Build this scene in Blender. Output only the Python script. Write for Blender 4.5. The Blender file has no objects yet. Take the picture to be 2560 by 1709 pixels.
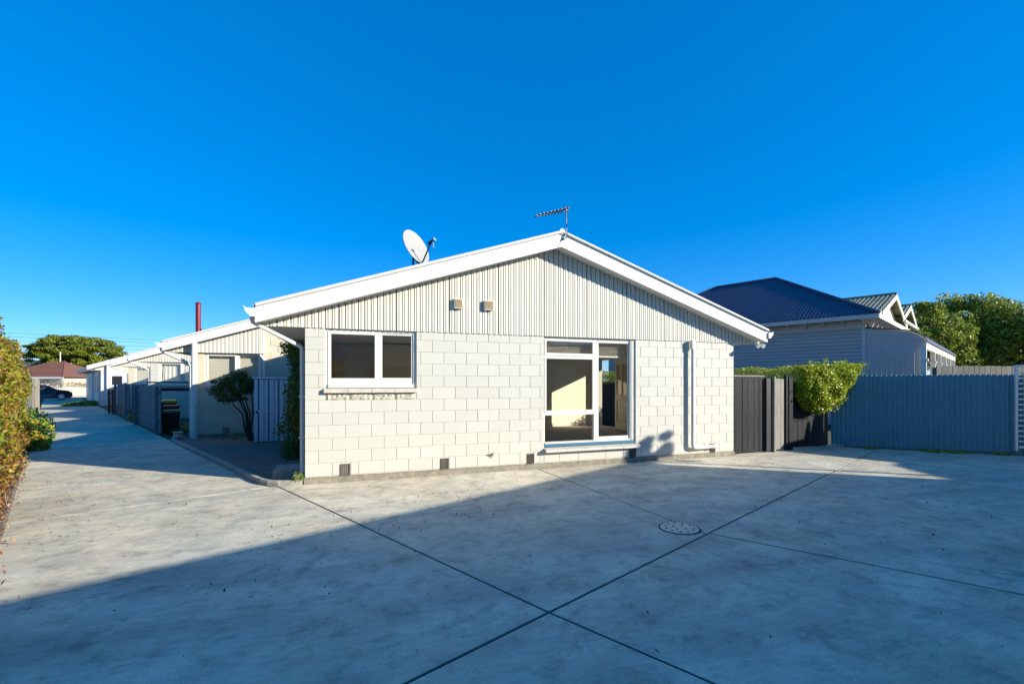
import bpy, bmesh, math, random
import numpy as np
from mathutils import Vector, Matrix
R = math.radians
random.seed(7); rng = np.random.default_rng(7)
S = bpy.context.scene
COL = S.collection

# ------------------------------------------------------------------ camera
TH = 0.34065
cam_d = bpy.data.cameras.new('camera'); cam = bpy.data.objects.new('camera', cam_d); COL.objects.link(cam)
cam.location = (0.6466, -7.9024, 1.585); cam.rotation_euler = (R(90), 0, -TH)
cam_d.sensor_width = 36; cam_d.lens = 1153.3/2560*36; cam_d.shift_y = 102/2560
cam_d.clip_start = 0.05; cam_d.clip_end = 6000
S.camera = cam
# ------------------------------------------------------------------ sky, sun, exposure
SUN_EL = 19.0
to_sun = Vector((0.79, -0.615, 0)).normalized()*math.cos(R(SUN_EL)) + Vector((0, 0, math.sin(R(SUN_EL))))
W = bpy.data.worlds.new('World'); S.world = W; W.use_nodes = True
wn = W.node_tree.nodes; wl = W.node_tree.links; wn.clear()
sky = wn.new('ShaderNodeTexSky'); sky.sky_type = 'NISHITA'; sky.sun_disc = False
sky.sun_elevation = R(SUN_EL); sky.sun_rotation = math.atan2(to_sun.x, to_sun.y)
sky.air_density = 0.7; sky.dust_density = 0.15; sky.ozone_density = 6.0; sky.altitude = 300
hs = wn.new('ShaderNodeHueSaturation'); hs.inputs['Saturation'].default_value = 1.60; hs.inputs['Value'].default_value = 1.0
hs.inputs['Hue'].default_value = 0.509
bg = wn.new('ShaderNodeBackground'); bg.inputs[1].default_value = 0.245
wo = wn.new('ShaderNodeOutputWorld')
ga = wn.new('ShaderNodeGamma'); ga.inputs[1].default_value = 0.56
wl.new(sky.outputs[0], ga.inputs[0]); wl.new(ga.outputs[0], hs.inputs['Color']); wl.new(hs.outputs[0], bg.inputs[0]); wl.new(bg.outputs[0], wo.inputs[0])
sd = bpy.data.lights.new('sun', 'SUN'); sun = bpy.data.objects.new('sun', sd); COL.objects.link(sun)
sd.energy = 4.9; sd.angle = R(0.5); sd.color = (1.0, 0.945, 0.82)
sun.rotation_euler = (-to_sun).to_track_quat('-Z', 'Y').to_euler(); sun.location = (20, -20, 30)
S.view_settings.view_transform = 'Standard'; S.view_settings.look = 'None'
S.view_settings.gamma = 1; S.view_settings.use_curve_mapping = False
S.view_settings.exposure = 0.86
S.cycles.max_bounces = 8; S.cycles.transparent_max_bounces = 12; S.cycles.diffuse_bounces = 5

# ------------------------------------------------------------------ materials
def nmat(name):
    m = bpy.data.materials.new(name); m.use_nodes = True
    nt = m.node_tree; b = nt.nodes['Principled BSDF']; return m, nt, b
def mat(name, col, rough=0.7, var=0.08, scale=6.0, bump=0.0, bscale=60.0, metal=0.0, spec=0.3, objvar=0.0, stain=None, stretch=None, detail=6.0):
    """Principled with noise colour variation (col*(1-var) .. col*(1+var)), optional stain colour, bump and per-object tint"""
    m, nt, b = nmat(name); N = nt.nodes; L = nt.links
    tc = N.new('ShaderNodeTexCoord'); mp = N.new('ShaderNodeMapping'); L.new(tc.outputs['Object'], mp.inputs[0])
    if stretch: mp.inputs['Scale'].default_value = stretch
    n1 = N.new('ShaderNodeTexNoise'); n1.inputs['Scale'].default_value = scale; n1.inputs['Detail'].default_value = detail; n1.inputs['Roughness'].default_value = 0.62
    L.new(mp.outputs[0], n1.inputs['Vector'])
    cr = N.new('ShaderNodeValToRGB'); e = cr.color_ramp.elements
    e[0].position = 0.3; e[1].position = 0.72
    e[0].color = [max(0, c*(1-var)) for c in col[:3]]+[1]; e[1].color = [min(1, c*(1+var)) for c in col[:3]]+[1]
    L.new(n1.outputs[0], cr.inputs[0]); out = cr.outputs[0]
    if stain:
        scol, sscale, lo, hi, amt = stain
        n2 = N.new('ShaderNodeTexNoise'); n2.inputs['Scale'].default_value = sscale; n2.inputs['Detail'].default_value = 8; n2.inputs['Roughness'].default_value = 0.7
        L.new(mp.outputs[0], n2.inputs['Vector'])
        r2 = N.new('ShaderNodeMapRange'); r2.inputs[1].default_value = lo; r2.inputs[2].default_value = hi; r2.inputs[4].default_value = amt
        L.new(n2.outputs[0], r2.inputs[0])
        mx = N.new('ShaderNodeMix'); mx.data_type = 'RGBA'; L.new(r2.outputs[0], mx.inputs[0]); L.new(out, mx.inputs[6]); mx.inputs[7].default_value = list(scol)+[1]
        out = mx.outputs[2]
    if objvar:
        oi = N.new('ShaderNodeObjectInfo'); mr = N.new('ShaderNodeMapRange'); mr.inputs[3].default_value = 1-objvar; mr.inputs[4].default_value = 1+objvar
        L.new(oi.outputs['Random'], mr.inputs[0])
        vm = N.new('ShaderNodeVectorMath'); vm.operation = 'SCALE'; L.new(out, vm.inputs[0]); L.new(mr.outputs[0], vm.inputs['Scale']); out = vm.outputs[0]
    L.new(out, b.inputs['Base Color'])
    b.inputs['Roughness'].default_value = rough; b.inputs['Metallic'].default_value = metal; b.inputs['Specular IOR Level'].default_value = spec
    if bump:
        n3 = N.new('ShaderNodeTexNoise'); n3.inputs['Scale'].default_value = bscale; n3.inputs['Detail'].default_value = 4
        L.new(mp.outputs[0], n3.inputs['Vector'])
        bp = N.new('ShaderNodeBump'); bp.inputs['Strength'].default_value = bump; bp.inputs['Distance'].default_value = 0.01
        L.new(n3.outputs[0], bp.inputs['Height']); L.new(bp.outputs[0], b.inputs['Normal'])
    return m
def leafmat(name, col, trans=0.35, rough=0.5, var=0.35):
    m, nt, b = nmat(name); N = nt.nodes; L = nt.links
    at = N.new('ShaderNodeAttribute'); at.attribute_name = 'tint'
    mx = N.new('ShaderNodeMix'); mx.data_type = 'RGBA'
    mx.inputs[6].default_value = [c*(1-var) for c in col]+[1]; mx.inputs[7].default_value = [c*(1+var) for c in col]+[1]
    L.new(at.outputs['Fac'], mx.inputs[0]); L.new(mx.outputs[2], b.inputs['Base Color'])
    b.inputs['Roughness'].default_value = rough; b.inputs['Specular IOR Level'].default_value = 0.35
    t = N.new('ShaderNodeBsdfTranslucent'); L.new(mx.outputs[2], t.inputs[0])
    ms = N.new('ShaderNodeMixShader'); ms.inputs[0].default_value = trans
    L.new(b.outputs[0], ms.inputs[1]); L.new(t.outputs[0], ms.inputs[2]); L.new(ms.outputs[0], N['Material Output'].inputs[0])
    return m
def glassmat(name, refl=1.0, tint=(0.93, 0.95, 0.94)):
    m, nt, b = nmat(name); N = nt.nodes; L = nt.links; N.remove(b)
    tr = N.new('ShaderNodeBsdfTransparent'); tr.inputs[0].default_value = list(tint)+[1]
    gl = N.new('ShaderNodeBsdfGlossy'); gl.inputs['Roughness'].default_value = 0.015
    fr = N.new('ShaderNodeLayerWeight'); fr.inputs[0].default_value = 0.5
    pw_ = N.new('ShaderNodeMath'); pw_.operation = 'POWER'; pw_.inputs[1].default_value = 5.0; L.new(fr.outputs['Facing'], pw_.inputs[0])
    mu = N.new('ShaderNodeMath'); mu.operation = 'MULTIPLY_ADD'; mu.inputs[1].default_value = 0.95; mu.inputs[2].default_value = 0.043*refl; mu.use_clamp = True
    L.new(pw_.outputs[0], mu.inputs[0])
    tc = N.new('ShaderNodeTexCoord'); nz = N.new('ShaderNodeTexNoise'); nz.inputs['Scale'].default_value = 1.6; L.new(tc.outputs['Object'], nz.inputs['Vector'])
    bp = N.new('ShaderNodeBump'); bp.inputs['Strength'].default_value = 0.05; bp.inputs['Distance'].default_value = 0.02; L.new(nz.outputs[0], bp.inputs['Height']); L.new(bp.outputs[0], gl.inputs['Normal'])
    ms = N.new('ShaderNodeMixShader'); L.new(mu.outputs[0], ms.inputs[0]); L.new(tr.outputs[0], ms.inputs[1]); L.new(gl.outputs[0], ms.inputs[2])
    L.new(ms.outputs[0], N['Material Output'].inputs[0]); return m

def concrete_mat():
    m, nt, b = nmat('concrete_slab'); N = nt.nodes; L = nt.links
    tc = N.new('ShaderNodeTexCoord')
    def noise(sc, det=6, ro=0.6, dist=0.0, stretch=None, rot=0.0):
        n = N.new('ShaderNodeTexNoise'); n.inputs['Scale'].default_value = sc; n.inputs['Detail'].default_value = det; n.inputs['Roughness'].default_value = ro; n.inputs['Distortion'].default_value = dist
        mp = N.new('ShaderNodeMapping'); L.new(tc.outputs['Object'], mp.inputs[0])
        if stretch: mp.inputs['Scale'].default_value = stretch
        mp.inputs['Rotation'].default_value = (0, 0, rot)
        L.new(mp.outputs[0], n.inputs['Vector']); return n.outputs[0]
    def ramp(inp, p0, p1, c0, c1):
        r = N.new('ShaderNodeValToRGB'); r.color_ramp.elements[0].position = p0; r.color_ramp.elements[1].position = p1
        r.color_ramp.elements[0].color = list(c0)+[1]; r.color_ramp.elements[1].color = list(c1)+[1]; L.new(inp, r.inputs[0]); return r.outputs[0]
    def mul(a, c, f=1.0):
        x = N.new('ShaderNodeMix'); x.data_type = 'RGBA'; x.blend_type = 'MULTIPLY'; x.inputs[0].default_value = f; L.new(a, x.inputs[6]); L.new(c, x.inputs[7]); return x.outputs[2]
    wn_ = N.new('ShaderNodeTexNoise'); wn_.inputs['Scale'].default_value = 2.0; L.new(tc.outputs['Object'], wn_.inputs['Vector'])
    wob_in = N.new('ShaderNodeVectorMath'); wob_in.operation = 'MULTIPLY_ADD'; wob_in.inputs[1].default_value = (0.25, 0.25, 0); L.new(wn_.outputs['Color'], wob_in.inputs[0]); L.new(tc.outputs['Object'], wob_in.inputs[2])
    base = ramp(noise(0.45, 4, 0.55, 0.3), 0.32, 0.70, (0.675, 0.605, 0.46), (0.835, 0.745, 0.565))
    a = mul(base, ramp(noise(1.7, 9, 0.68, 0.25), 0.40, 0.60, (0.60, 0.62, 0.66), (1, 1, 1)), 0.55)
    a = mul(a, ramp(noise(0.8, 5, 0.6), 0.38, 0.62, (0.95, 1.0, 1.02), (1.0, 0.96, 0.90)), 0.8)
    a = mul(a, ramp(noise(0.9, 6, 0.6, 0.6, (0.55, 2.6, 1), 0.42), 0.38, 0.56, (0.70, 0.70, 0.72), (1, 1, 1)), 0.62)   # broom and trowel marks
    a = mul(a, ramp(noise(4.2, 8, 0.72, 0.2), 0.36, 0.50, (0.58, 0.57, 0.56), (1, 1, 1)), 0.72)                        # darker blots
    a = mul(a, ramp(noise(16, 5, 0.7, 0.0, (0.5, 1.6, 1), 0.42), 0.34, 0.58, (0.72, 0.72, 0.72), (1, 1, 1)), 0.6)
    a = mul(a, ramp(noise(85, 3, 0.6), 0.30, 0.62, (0.84, 0.84, 0.84), (1.04, 1.04, 1.03)), 0.9)                       # grit
    v = N.new('ShaderNodeTexVoronoi'); v.inputs['Scale'].default_value = 5.0; L.new(tc.outputs['Object'], v.inputs['Vector'])
    a = mul(a, ramp(v.outputs['Distance'], 0.012, 0.035, (0.40, 0.37, 0.33), (1, 1, 1)), 0.5)                           # small spots
    msk = noise(1.1, 4, 0.6)
    for cx, cy, rr_, ww in ((6.6, -4.6, 1.15, 0.07), (6.75, -4.7, 1.32, 0.05), (2.6, -4.2, 2.3, 0.10), (3.4, -6.2, 1.7, 0.06), (8.3, -3.4, 1.5, 0.08), (0.4, -2.2, 1.9, 0.09), (1.0, -3.9, 1.0, 0.06)):   # turning scuffs
        sb = N.new('ShaderNodeVectorMath'); sb.operation = 'DISTANCE'; L.new(wob_in.outputs[0], sb.inputs[0]); sb.inputs[1].default_value = (cx, cy, 0)
        d1 = N.new('ShaderNodeMath'); d1.operation = 'SUBTRACT'; L.new(sb.outputs['Value'], d1.inputs[0]); d1.inputs[1].default_value = rr_
        d2 = N.new('ShaderNodeMath'); d2.operation = 'ABSOLUTE'; L.new(d1.outputs[0], d2.inputs[0])
        d3 = N.new('ShaderNodeMapRange'); d3.inputs[1].default_value = 0.0; d3.inputs[2].default_value = ww; d3.inputs[3].default_value = 0.42; d3.inputs[4].default_value = 0.0; d3.interpolation_type = 'SMOOTHSTEP'; L.new(d2.outputs[0], d3.inputs[0])
        m1 = N.new('ShaderNodeMapRange'); m1.inputs[1].default_value = 0.50; m1.inputs[2].default_value = 0.62; L.new(msk, m1.inputs[0])
        m2 = N.new('ShaderNodeMath'); m2.operation = 'MULTIPLY'; L.new(d3.outputs[0], m2.inputs[0]); L.new(m1.outputs[0], m2.inputs[1])
        x = N.new('ShaderNodeMix'); x.data_type = 'RGBA'; L.new(m2.outputs[0], x.inputs[0]); L.new(a, x.inputs[6]); x.inputs[7].default_value = (0.16, 0.15, 0.14, 1); a = x.outputs[2]
    ck = N.new('ShaderNodeTexVoronoi'); ck.feature = 'DISTANCE_TO_EDGE'; ck.inputs['Scale'].default_value = 0.23
    wob = N.new('ShaderNodeTexNoise'); wob.inputs['Scale'].default_value = 1.6; wob.inputs['Detail'].default_value = 7; L.new(tc.outputs['Object'], wob.inputs['Vector'])
    wm_ = N.new('ShaderNodeVectorMath'); wm_.operation = 'MULTIPLY_ADD'; wm_.inputs[1].default_value = (0.5, 0.5, 0); L.new(wob.outputs['Color'], wm_.inputs[0]); L.new(tc.outputs['Object'], wm_.inputs[2]); L.new(wm_.outputs[0], ck.inputs['Vector'])
    crk = ramp(ck.outputs['Distance'], 0.0004, 0.0013, (0.45, 0.43, 0.40), (1, 1, 1))
    a = mul(a, crk, 0.16)                                                                                               # hairline cracks
    L.new(a, b.inputs['Base Color'])
    rr = N.new('ShaderNodeMapRange'); rr.inputs[3].default_value = 0.62; rr.inputs[4].default_value = 0.9; L.new(noise(3, 5), rr.inputs[0]); L.new(rr.outputs[0], b.inputs['Roughness'])
    b.inputs['Specular IOR Level'].default_value = 0.25
    bp = N.new('ShaderNodeBump'); bp.inputs['Strength'].default_value = 0.25; bp.inputs['Distance'].default_value = 0.006
    L.new(noise(90, 4, 0.7), bp.inputs['Height']); L.new(bp.outputs[0], b.inputs['Normal'])
    return m
M = {}
M['concrete'] = concrete_mat()
M['block'] = mat('cream_painted_block', (0.515, 0.50, 0.435), 0.62, 0.035, 3.0, 0.35, 160, objvar=0.025, stain=((0.62, 0.58, 0.47), 9, 0.66, 0.9, 0.25))
M['block_beige'] = mat('beige_painted_block', (0.57, 0.51, 0.38), 0.65, 0.04, 3.0, 0.35, 160, objvar=0.03)
M['split'] = mat('split_face_block', (0.46, 0.43, 0.35), 0.8, 0.1, 18, 0.9, 50, stain=((0.3, 0.28, 0.2), 30, 0.58, 0.75, 0.6))
M['clad'] = mat('cream_cladding', (0.60, 0.575, 0.49), 0.55, 0.05, 2.2, 0.05, 40, objvar=0.03, stain=((0.50, 0.46, 0.33), 2.0, 0.55, 0.85, 0.35), stretch=(6, 6, 0.7))
M['white'] = mat('white_paint', (0.66, 0.64, 0.60), 0.4, 0.03, 4, 0.05, 30, stain=((0.66, 0.64, 0.58), 3, 0.66, 0.9, 0.3))
M['soffit'] = mat('soffit_paint', (0.60, 0.59, 0.55), 0.7, 0.05, 3)
M['frame'] = mat('window_frame_paint', (0.68, 0.65, 0.57), 0.42, 0.03, 5, 0.04, 40)
M['cladgap'] = mat('dark_groove', (0.13, 0.12, 0.095), 0.9, 0.2, 10)  # dark brown backing showing in the gaps between cladding boards
M['gap'] = mat('dark_gap', (0.05, 0.047, 0.04), 0.9, 0.2, 10)
M['found'] = mat('foundation_concrete', (0.25, 0.22, 0.165), 0.9, 0.3, 9, 0.8, 40, stain=((0.16, 0.14, 0.10), 14, 0.5, 0.7, 0.7))
M['sill'] = mat('sill_concrete', (0.50, 0.46, 0.38), 0.85, 0.15, 12, 0.5, 60)
M['vent'] = mat('rusty_vent_grille', (0.10, 0.075, 0.05), 0.75, 0.3, 30)
M['vent_tan'] = mat('tan_vent_louvre', (0.42, 0.33, 0.20), 0.7, 0.15, 20)
M['glass'] = glassmat('window_glass', 1.5, (0.98, 0.97, 0.93))
M['glass_far'] = glassmat('far_window_glass', 1.6, (0.85, 0.88, 0.9))
M['bluestrip'] = mat('blue_flashing', (0.05, 0.14, 0.23), 0.5, 0.08, 8)
M['roof_grey'] = mat('grey_roof_iron', (0.42, 0.43, 0.44), 0.45, 0.1, 3, metal=0.2)
M['darkmetal'] = mat('dark_metal', (0.035, 0.035, 0.045), 0.4, 0.2, 10, metal=0.5, spec=0.5)
M['dish'] = mat('dish_grey', (0.33, 0.32, 0.30), 0.45, 0.03, 4)
M['red'] = mat('red_flue_paint', (0.17, 0.004, 0.008), 0.3, 0.06, 5, spec=0.5)
M['wall_in'] = mat('interior_plaster', (0.82, 0.75, 0.58), 0.8, 0.03, 2)
M['vinyl'] = mat('kitchen_vinyl', (0.62, 0.57, 0.47), 0.5, 0.05, 5)
M['carpet'] = mat('carpet', (0.46, 0.38, 0.28), 0.95, 0.15, 60, 0.6, 200)
M['ceil'] = mat('ceiling_white', (0.75, 0.73, 0.68), 0.8, 0.02, 2)
M['cab'] = mat('cabinet_cream', (0.74, 0.68, 0.52), 0.5, 0.03, 3)
M['door'] = mat('door_cream', (0.74, 0.70, 0.58), 0.45, 0.03, 4)
M['patglass'] = mat('patterned_glass', (0.45, 0.44, 0.40), 0.2, 0.4, 45, 0.8, 70, spec=0.6)
M['blind'] = mat('blind_slat', (0.72, 0.70, 0.66), 0.5, 0.03, 4)
M['curtain'] = mat('net_curtain', (0.66, 0.66, 0.66), 0.85, 0.06, 4)
M['blackwood'] = mat('black_stained_timber', (0.010, 0.011, 0.014), 0.6, 0.6, 3.0, 0.7, 26, objvar=0.22, stretch=(8, 8, 0.6), stain=((0.17, 0.18, 0.19), 5, 0.60, 0.84, 0.26), spec=0.25)
M['greywood'] = mat('weathered_grey_timber', (0.22, 0.205, 0.17), 0.85, 0.28, 3.0, 0.6, 26, objvar=0.15, stretch=(8, 8, 0.6), stain=((0.12, 0.11, 0.08), 5, 0.5, 0.8, 0.5))
M['fencegrey'] = mat('blue_grey_fence_paint', (0.125, 0.145, 0.16), 0.75, 0.15, 3.0, 0.3, 30, objvar=0.12, stretch=(6, 6, 0.6))
M['redwood'] = mat('red_brown_paling', (0.16, 0.045, 0.03), 0.8, 0.25, 4, 0.3, 30, objvar=0.15, stretch=(6, 6, 0.6))
M['iron'] = mat('blue_grey_fence_iron', (0.066, 0.215, 0.275), 0.5, 0.14, 1.2, 0.0, 30, objvar=0.08, stain=((0.06, 0.15, 0.20), 1.1, 0.5, 0.75, 0.5), spec=0.4)
M['villa'] = mat('lilac_grey_weatherboard', (0.45, 0.41, 0.40), 0.6, 0.05, 2.0, 0.06, 30, objvar=0.02, stretch=(0.6, 3, 3))
M['villatrim'] = mat('villa_trim', (0.50, 0.48, 0.47), 0.6, 0.05, 3)
M['villacream'] = mat('villa_cream_trim', (0.72, 0.68, 0.58), 0.6, 0.05, 3)
M['blueroof'] = mat('dark_blue_roof_iron', (0.055, 0.06, 0.10), 0.42, 0.15, 1.5, spec=0.4, stain=((0.03, 0.04, 0.09), 2, 0.5, 0.8, 0.5))
M['mossroof'] = mat('mossy_roof_iron', (0.28, 0.27, 0.19), 0.75, 0.3, 3.5, 0.2, 30, stain=((0.10, 0.12, 0.03), 2.6, 0.46, 0.66, 0.85))
M['tile'] = mat('brown_roof_tile', (0.19, 0.085, 0.06), 0.8, 0.2, 3, objvar=0.1)
M['cream'] = mat('cream_render', (0.72, 0.62, 0.42), 0.8, 0.05, 2)
M['lowwall'] = mat('low_wall_render', (0.55, 0.48, 0.33), 0.85, 0.12, 3, 0.3, 20)
M['soil'] = mat('garden_soil', (0.20, 0.175, 0.145), 0.95, 0.35, 8, 0.9, 40, stain=((0.14, 0.11, 0.07), 20, 0.5, 0.7, 0.6))
M['earth'] = mat('earth_ground', (0.12, 0.11, 0.06), 0.95, 0.35, 1.5, 0.5, 20, stain=((0.06, 0.09, 0.02), 1.1, 0.42, 0.6, 0.85))
M['grass'] = leafmat('grass_blade', (0.07, 0.12, 0.015), 0.3)
M['asphalt'] = mat('road_asphalt', (0.06, 0.06, 0.06), 0.9, 0.2, 10, 0.4, 60)
M['kerb'] = mat('kerb_concrete', (0.36, 0.34, 0.29), 0.88, 0.2, 7, 0.6, 50, stain=((0.17, 0.15, 0.1), 9, 0.5, 0.7, 0.6))
M['bark'] = mat('bark', (0.07, 0.05, 0.035), 0.9, 0.35, 9, 0.9, 30, stretch=(3, 3, 0.6))
M['twig'] = mat('dry_twig', (0.26, 0.19, 0.12), 0.9, 0.3, 12)
M['shed'] = mat('pale_shed_steel', (0.70, 0.72, 0.76), 0.45, 0.05, 3, objvar=0.02, spec=0.4)
M['plastic_dark'] = mat('dark_bin_plastic', (0.02, 0.022, 0.022), 0.5, 0.1, 6)
M['lid_yellow'] = mat('yellow_lid', (0.62, 0.40, 0.01), 0.45, 0.06, 5)
M['lid_red'] = mat('red_lid', (0.36, 0.03, 0.05), 0.45, 0.06, 5)
M['lid_green'] = mat('green_lid', (0.02, 0.20, 0.10), 0.45, 0.06, 5)
M['lid_pink'] = mat('manhole_pink', (0.78, 0.60, 0.42), 0.85, 0.1, 14, 0.5, 60)
M['carpaint'] = mat('black_car_paint', (0.010, 0.011, 0.016), 0.15, 0.05, 3, spec=0.6)
M['tyre'] = mat('tyre', (0.015, 0.015, 0.015), 0.85, 0.1, 8)
M['alloy'] = mat('alloy', (0.70, 0.70, 0.70), 0.3, 0.03, 5, metal=0.4)
M['lamp'] = mat('headlamp', (0.75, 0.77, 0.8), 0.15, 0.05, 5, spec=0.7)
M['clothblue'] = mat('blue_cloth', (0.10, 0.30, 0.60), 0.8, 0.08, 6)
M['hill'] = mat('distant_hill', (0.05, 0.065, 0.07), 0.95, 0.2, 0.01)
M['lf_hedge_y'] = leafmat('hedge_leaf_yellow', (0.34, 0.27, 0.025), 0.40)
M['lf_hedge_g'] = leafmat('hedge_leaf_green', (0.16, 0.21, 0.02), 0.35)
M['lf_hedge_b'] = leafmat('hedge_leaf_brown', (0.20, 0.085, 0.03), 0.15)
M['lf_dry'] = leafmat('dry_stem', (0.30, 0.20, 0.11), 0.1)
M['lf_bush'] = leafmat('shrub_leaf', (0.07, 0.12, 0.024), 0.25)
M['lf_creep'] = leafmat('creeper_leaf', (0.11, 0.19, 0.03), 0.25)
M['lf_creep_y'] = leafmat('creeper_leaf_yellow', (0.34, 0.32, 0.03), 0.3)
M['lf_ohedge'] = leafmat('clipped_hedge_leaf', (0.24, 0.32, 0.02), 0.35, 0.32)
M['lf_ohedge2'] = leafmat('clipped_hedge_leaf_light', (0.42, 0.45, 0.035), 0.4, 0.32)
M['lf_tree'] = leafmat('tree_leaf', (0.19, 0.25, 0.035), 0.3)
M['lf_tree2'] = leafmat('tree_leaf_light', (0.34, 0.37, 0.045), 0.3)
M['lf_far'] = leafmat('far_tree_leaf', (0.20, 0.23, 0.02), 0.25)
M['lf_far2'] = leafmat('far_tree_leaf_dark', (0.11, 0.14, 0.015), 0.2)
M['lf_flower'] = leafmat('orange_petal', (0.70, 0.22, 0.01), 0.3, 0.6, 0.3)
M['lf_yellow'] = leafmat('yellow_petal', (0.75, 0.50, 0.01), 0.3, 0.6, 0.3)
M['lf_herb'] = leafmat('herb_leaf', (0.16, 0.29, 0.03), 0.35)
M['lf_litter'] = leafmat('litter_leaf', (0.10, 0.06, 0.035), 0.05)

# ------------------------------------------------------------------ helpers
class MB:
    """collects polygons for ONE mesh object"""
    def __init__(s): s.v = []; s.f = []; s.mi = []; s.sm = []
    def add(s, vs, fs, mi=0, smooth=False):
        o = len(s.v); s.v += [tuple(map(float, p)) for p in vs]
        for f in fs: s.f.append([i+o for i in f]); s.mi.append(mi); s.sm.append(smooth)
        return s
    def box(s, x0, x1, y0, y1, z0, z1, mi=0):
        v = [(x0,y0,z0),(x1,y0,z0),(x1,y1,z0),(x0,y1,z0),(x0,y0,z1),(x1,y0,z1),(x1,y1,z1),(x0,y1,z1)]
        return s.add(v, [(0,3,2,1),(4,5,6,7),(0,1,5,4),(1,2,6,5),(2,3,7,6),(3,0,4,7)], mi)
    def cbox(s, x0, x1, y0, y1, z0, z1, c=0.003):
        """box with its front (-y) edge chamfered"""
        v = [(x0,y1,z0),(x1,y1,z0),(x1,y1,z1),(x0,y1,z1),(x0,y0+c,z0),(x1,y0+c,z0),(x1,y0+c,z1),(x0,y0+c,z1),(x0+c,y0,z0+c),(x1-c,y0,z0+c),(x1-c,y0,z1-c),(x0+c,y0,z1-c)]
        return s.add(v, [(0,1,2,3),(8,9,10,11)[::-1],(4,5,9,8),(5,6,10,9),(6,7,11,10),(7,4,8,11),(0,4,5,1)[::-1],(1,5,6,2)[::-1],(2,6,7,3)[::-1],(3,7,4,0)[::-1]])
    def hexa(s, p):
        """8 corners: bottom 4 then top 4"""
        return s.add(p, [(0,3,2,1),(4,5,6,7),(0,1,5,4),(1,2,6,5),(2,3,7,6),(3,0,4,7)])
    def prism(s, poly, a, b):
        """poly: list of (p,q); a/b: functions mapping (p,q)->3D for both ends"""
        n = len(poly); v = [a(*p) for p in poly]+[b(*p) for p in poly]
        f = [tuple(range(n))[::-1], tuple(range(n, 2*n))]+[(i, (i+1) % n, (i+1) % n+n, i+n) for i in range(n)]
        return s.add(v, f)
    def tube(s, pts, r, n=8, caps=True, smooth=True):
        pts = [Vector(p) for p in pts]; rs = r if isinstance(r, (list, tuple)) else [r]*len(pts)
        rings = []; up = Vector((0, 0, 1))
        for i, p in enumerate(pts):
            t = (pts[min(i+1, len(pts)-1)]-pts[max(i-1, 0)]).normalized()
            a = t.cross(up); a = t.cross(Vector((1, 0, 0))) if a.length < 0.05 else a
            a.normalize(); b = t.cross(a).normalized()
            rings.append([p+(a*math.cos(2*math.pi*k/n)+b*math.sin(2*math.pi*k/n))*rs[i] for k in range(n)])
        v = [q for ring in rings for q in ring]; f = []
        for i in range(len(pts)-1):
            for k in range(n): f.append((i*n+k, i*n+(k+1) % n, (i+1)*n+(k+1) % n, (i+1)*n+k))
        s.add(v, f, 0, smooth)
        if caps: s.add(rings[0], [tuple(range(n))]); s.add(rings[-1], [tuple(range(n))[::-1]])
        return s
    def beam(s, p, q, w, h):
        """rectangular bar from p to q, w wide sideways, h tall"""
        p = Vector(p); q = Vector(q); t = (q-p).normalized(); a = t.cross(Vector((0, 0, 1)))
        a = Vector((1, 0, 0)) if a.length < 0.05 else a.normalized(); b = a.cross(t).normalized()
        c = [(-w/2, -h/2), (w/2, -h/2), (w/2, h/2), (-w/2, h/2)]
        return s.add([p+a*x+b*y for x, y in c]+[q+a*x+b*y for x, y in c], [(0,1,2,3),(7,6,5,4),(0,4,5,1),(1,5,6,2),(2,6,7,3),(3,7,4,0)])
    def lathe(s, prof, n=20, c=(0, 0, 0), smooth=True):
        v = []; f = []
        for r, z in prof:
            for k in range(n): a = 2*math.pi*k/n; v.append((c[0]+r*math.cos(a), c[1]+r*math.sin(a), c[2]+z))
        for i in range(len(prof)-1):
            for k in range(n): f.append((i*n+k, i*n+(k+1) % n, (i+1)*n+(k+1) % n, (i+1)*n+k))
        return s.add(v, f, 0, smooth)
    def mesh(s, name, mats):
        me = bpy.data.meshes.new(name); me.from_pydata(s.v, [], s.f)
        for m in (mats if isinstance(mats, (list, tuple)) else [mats]): me.materials.append(m)
        me.polygons.foreach_set('material_index', s.mi); me.polygons.foreach_set('use_smooth', s.sm)
        me.update(); bm = bmesh.new(); bm.from_mesh(me); bmesh.ops.recalc_face_normals(bm, faces=bm.faces); bm.to_mesh(me); bm.free()
        return me
    def build(s, name, mats, parent=None):
        return link(name, s.mesh(name, mats), parent)
def link(name, me, parent=None, loc=None):
    o = bpy.data.objects.new(name, me); COL.objects.link(o)
    if parent is not None: o.parent = parent
    if loc is not None: o.location = loc
    return o
def tag(o, label, cat, group=None):
    o['label'] = label; o['category'] = cat
    if group: o['group'] = group
    return o
def thing(name, label, cat, loc=(0, 0, 0), rz=0.0, group=None):
    o = bpy.data.objects.new(name, None); COL.objects.link(o); o.empty_display_size = 0.2
    o.location = loc; o.rotation_euler = (0, 0, rz); return tag(o, label, cat, group)
def struct(o, kind='structure'): o['kind'] = kind; return o
def bx(name, m, parent, *a): return MB().box(*a).build(name, m, parent)
def cells(x0, x1, z0, z1, ops):
    xs = sorted({x0, x1, *[min(max(v, x0), x1) for o in ops for v in o[:2]]}); zs = sorted({z0, z1, *[min(max(v, z0), z1) for o in ops for v in o[2:]]})
    for i in range(len(xs)-1):
        for j in range(len(zs)-1):
            cx, cz = (xs[i]+xs[i+1])/2, (zs[j]+zs[j+1])/2
            if not any(o[0] < cx < o[1] and o[2] < cz < o[3] for o in ops): yield xs[i], xs[i+1], zs[j], zs[j+1]
def holed(mb, x0, x1, y0, y1, z0, z1, ops):
    for a, b, c, d in cells(x0, x1, z0, z1, ops): mb.box(a, b, y0, y1, c, d)
    return mb
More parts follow.
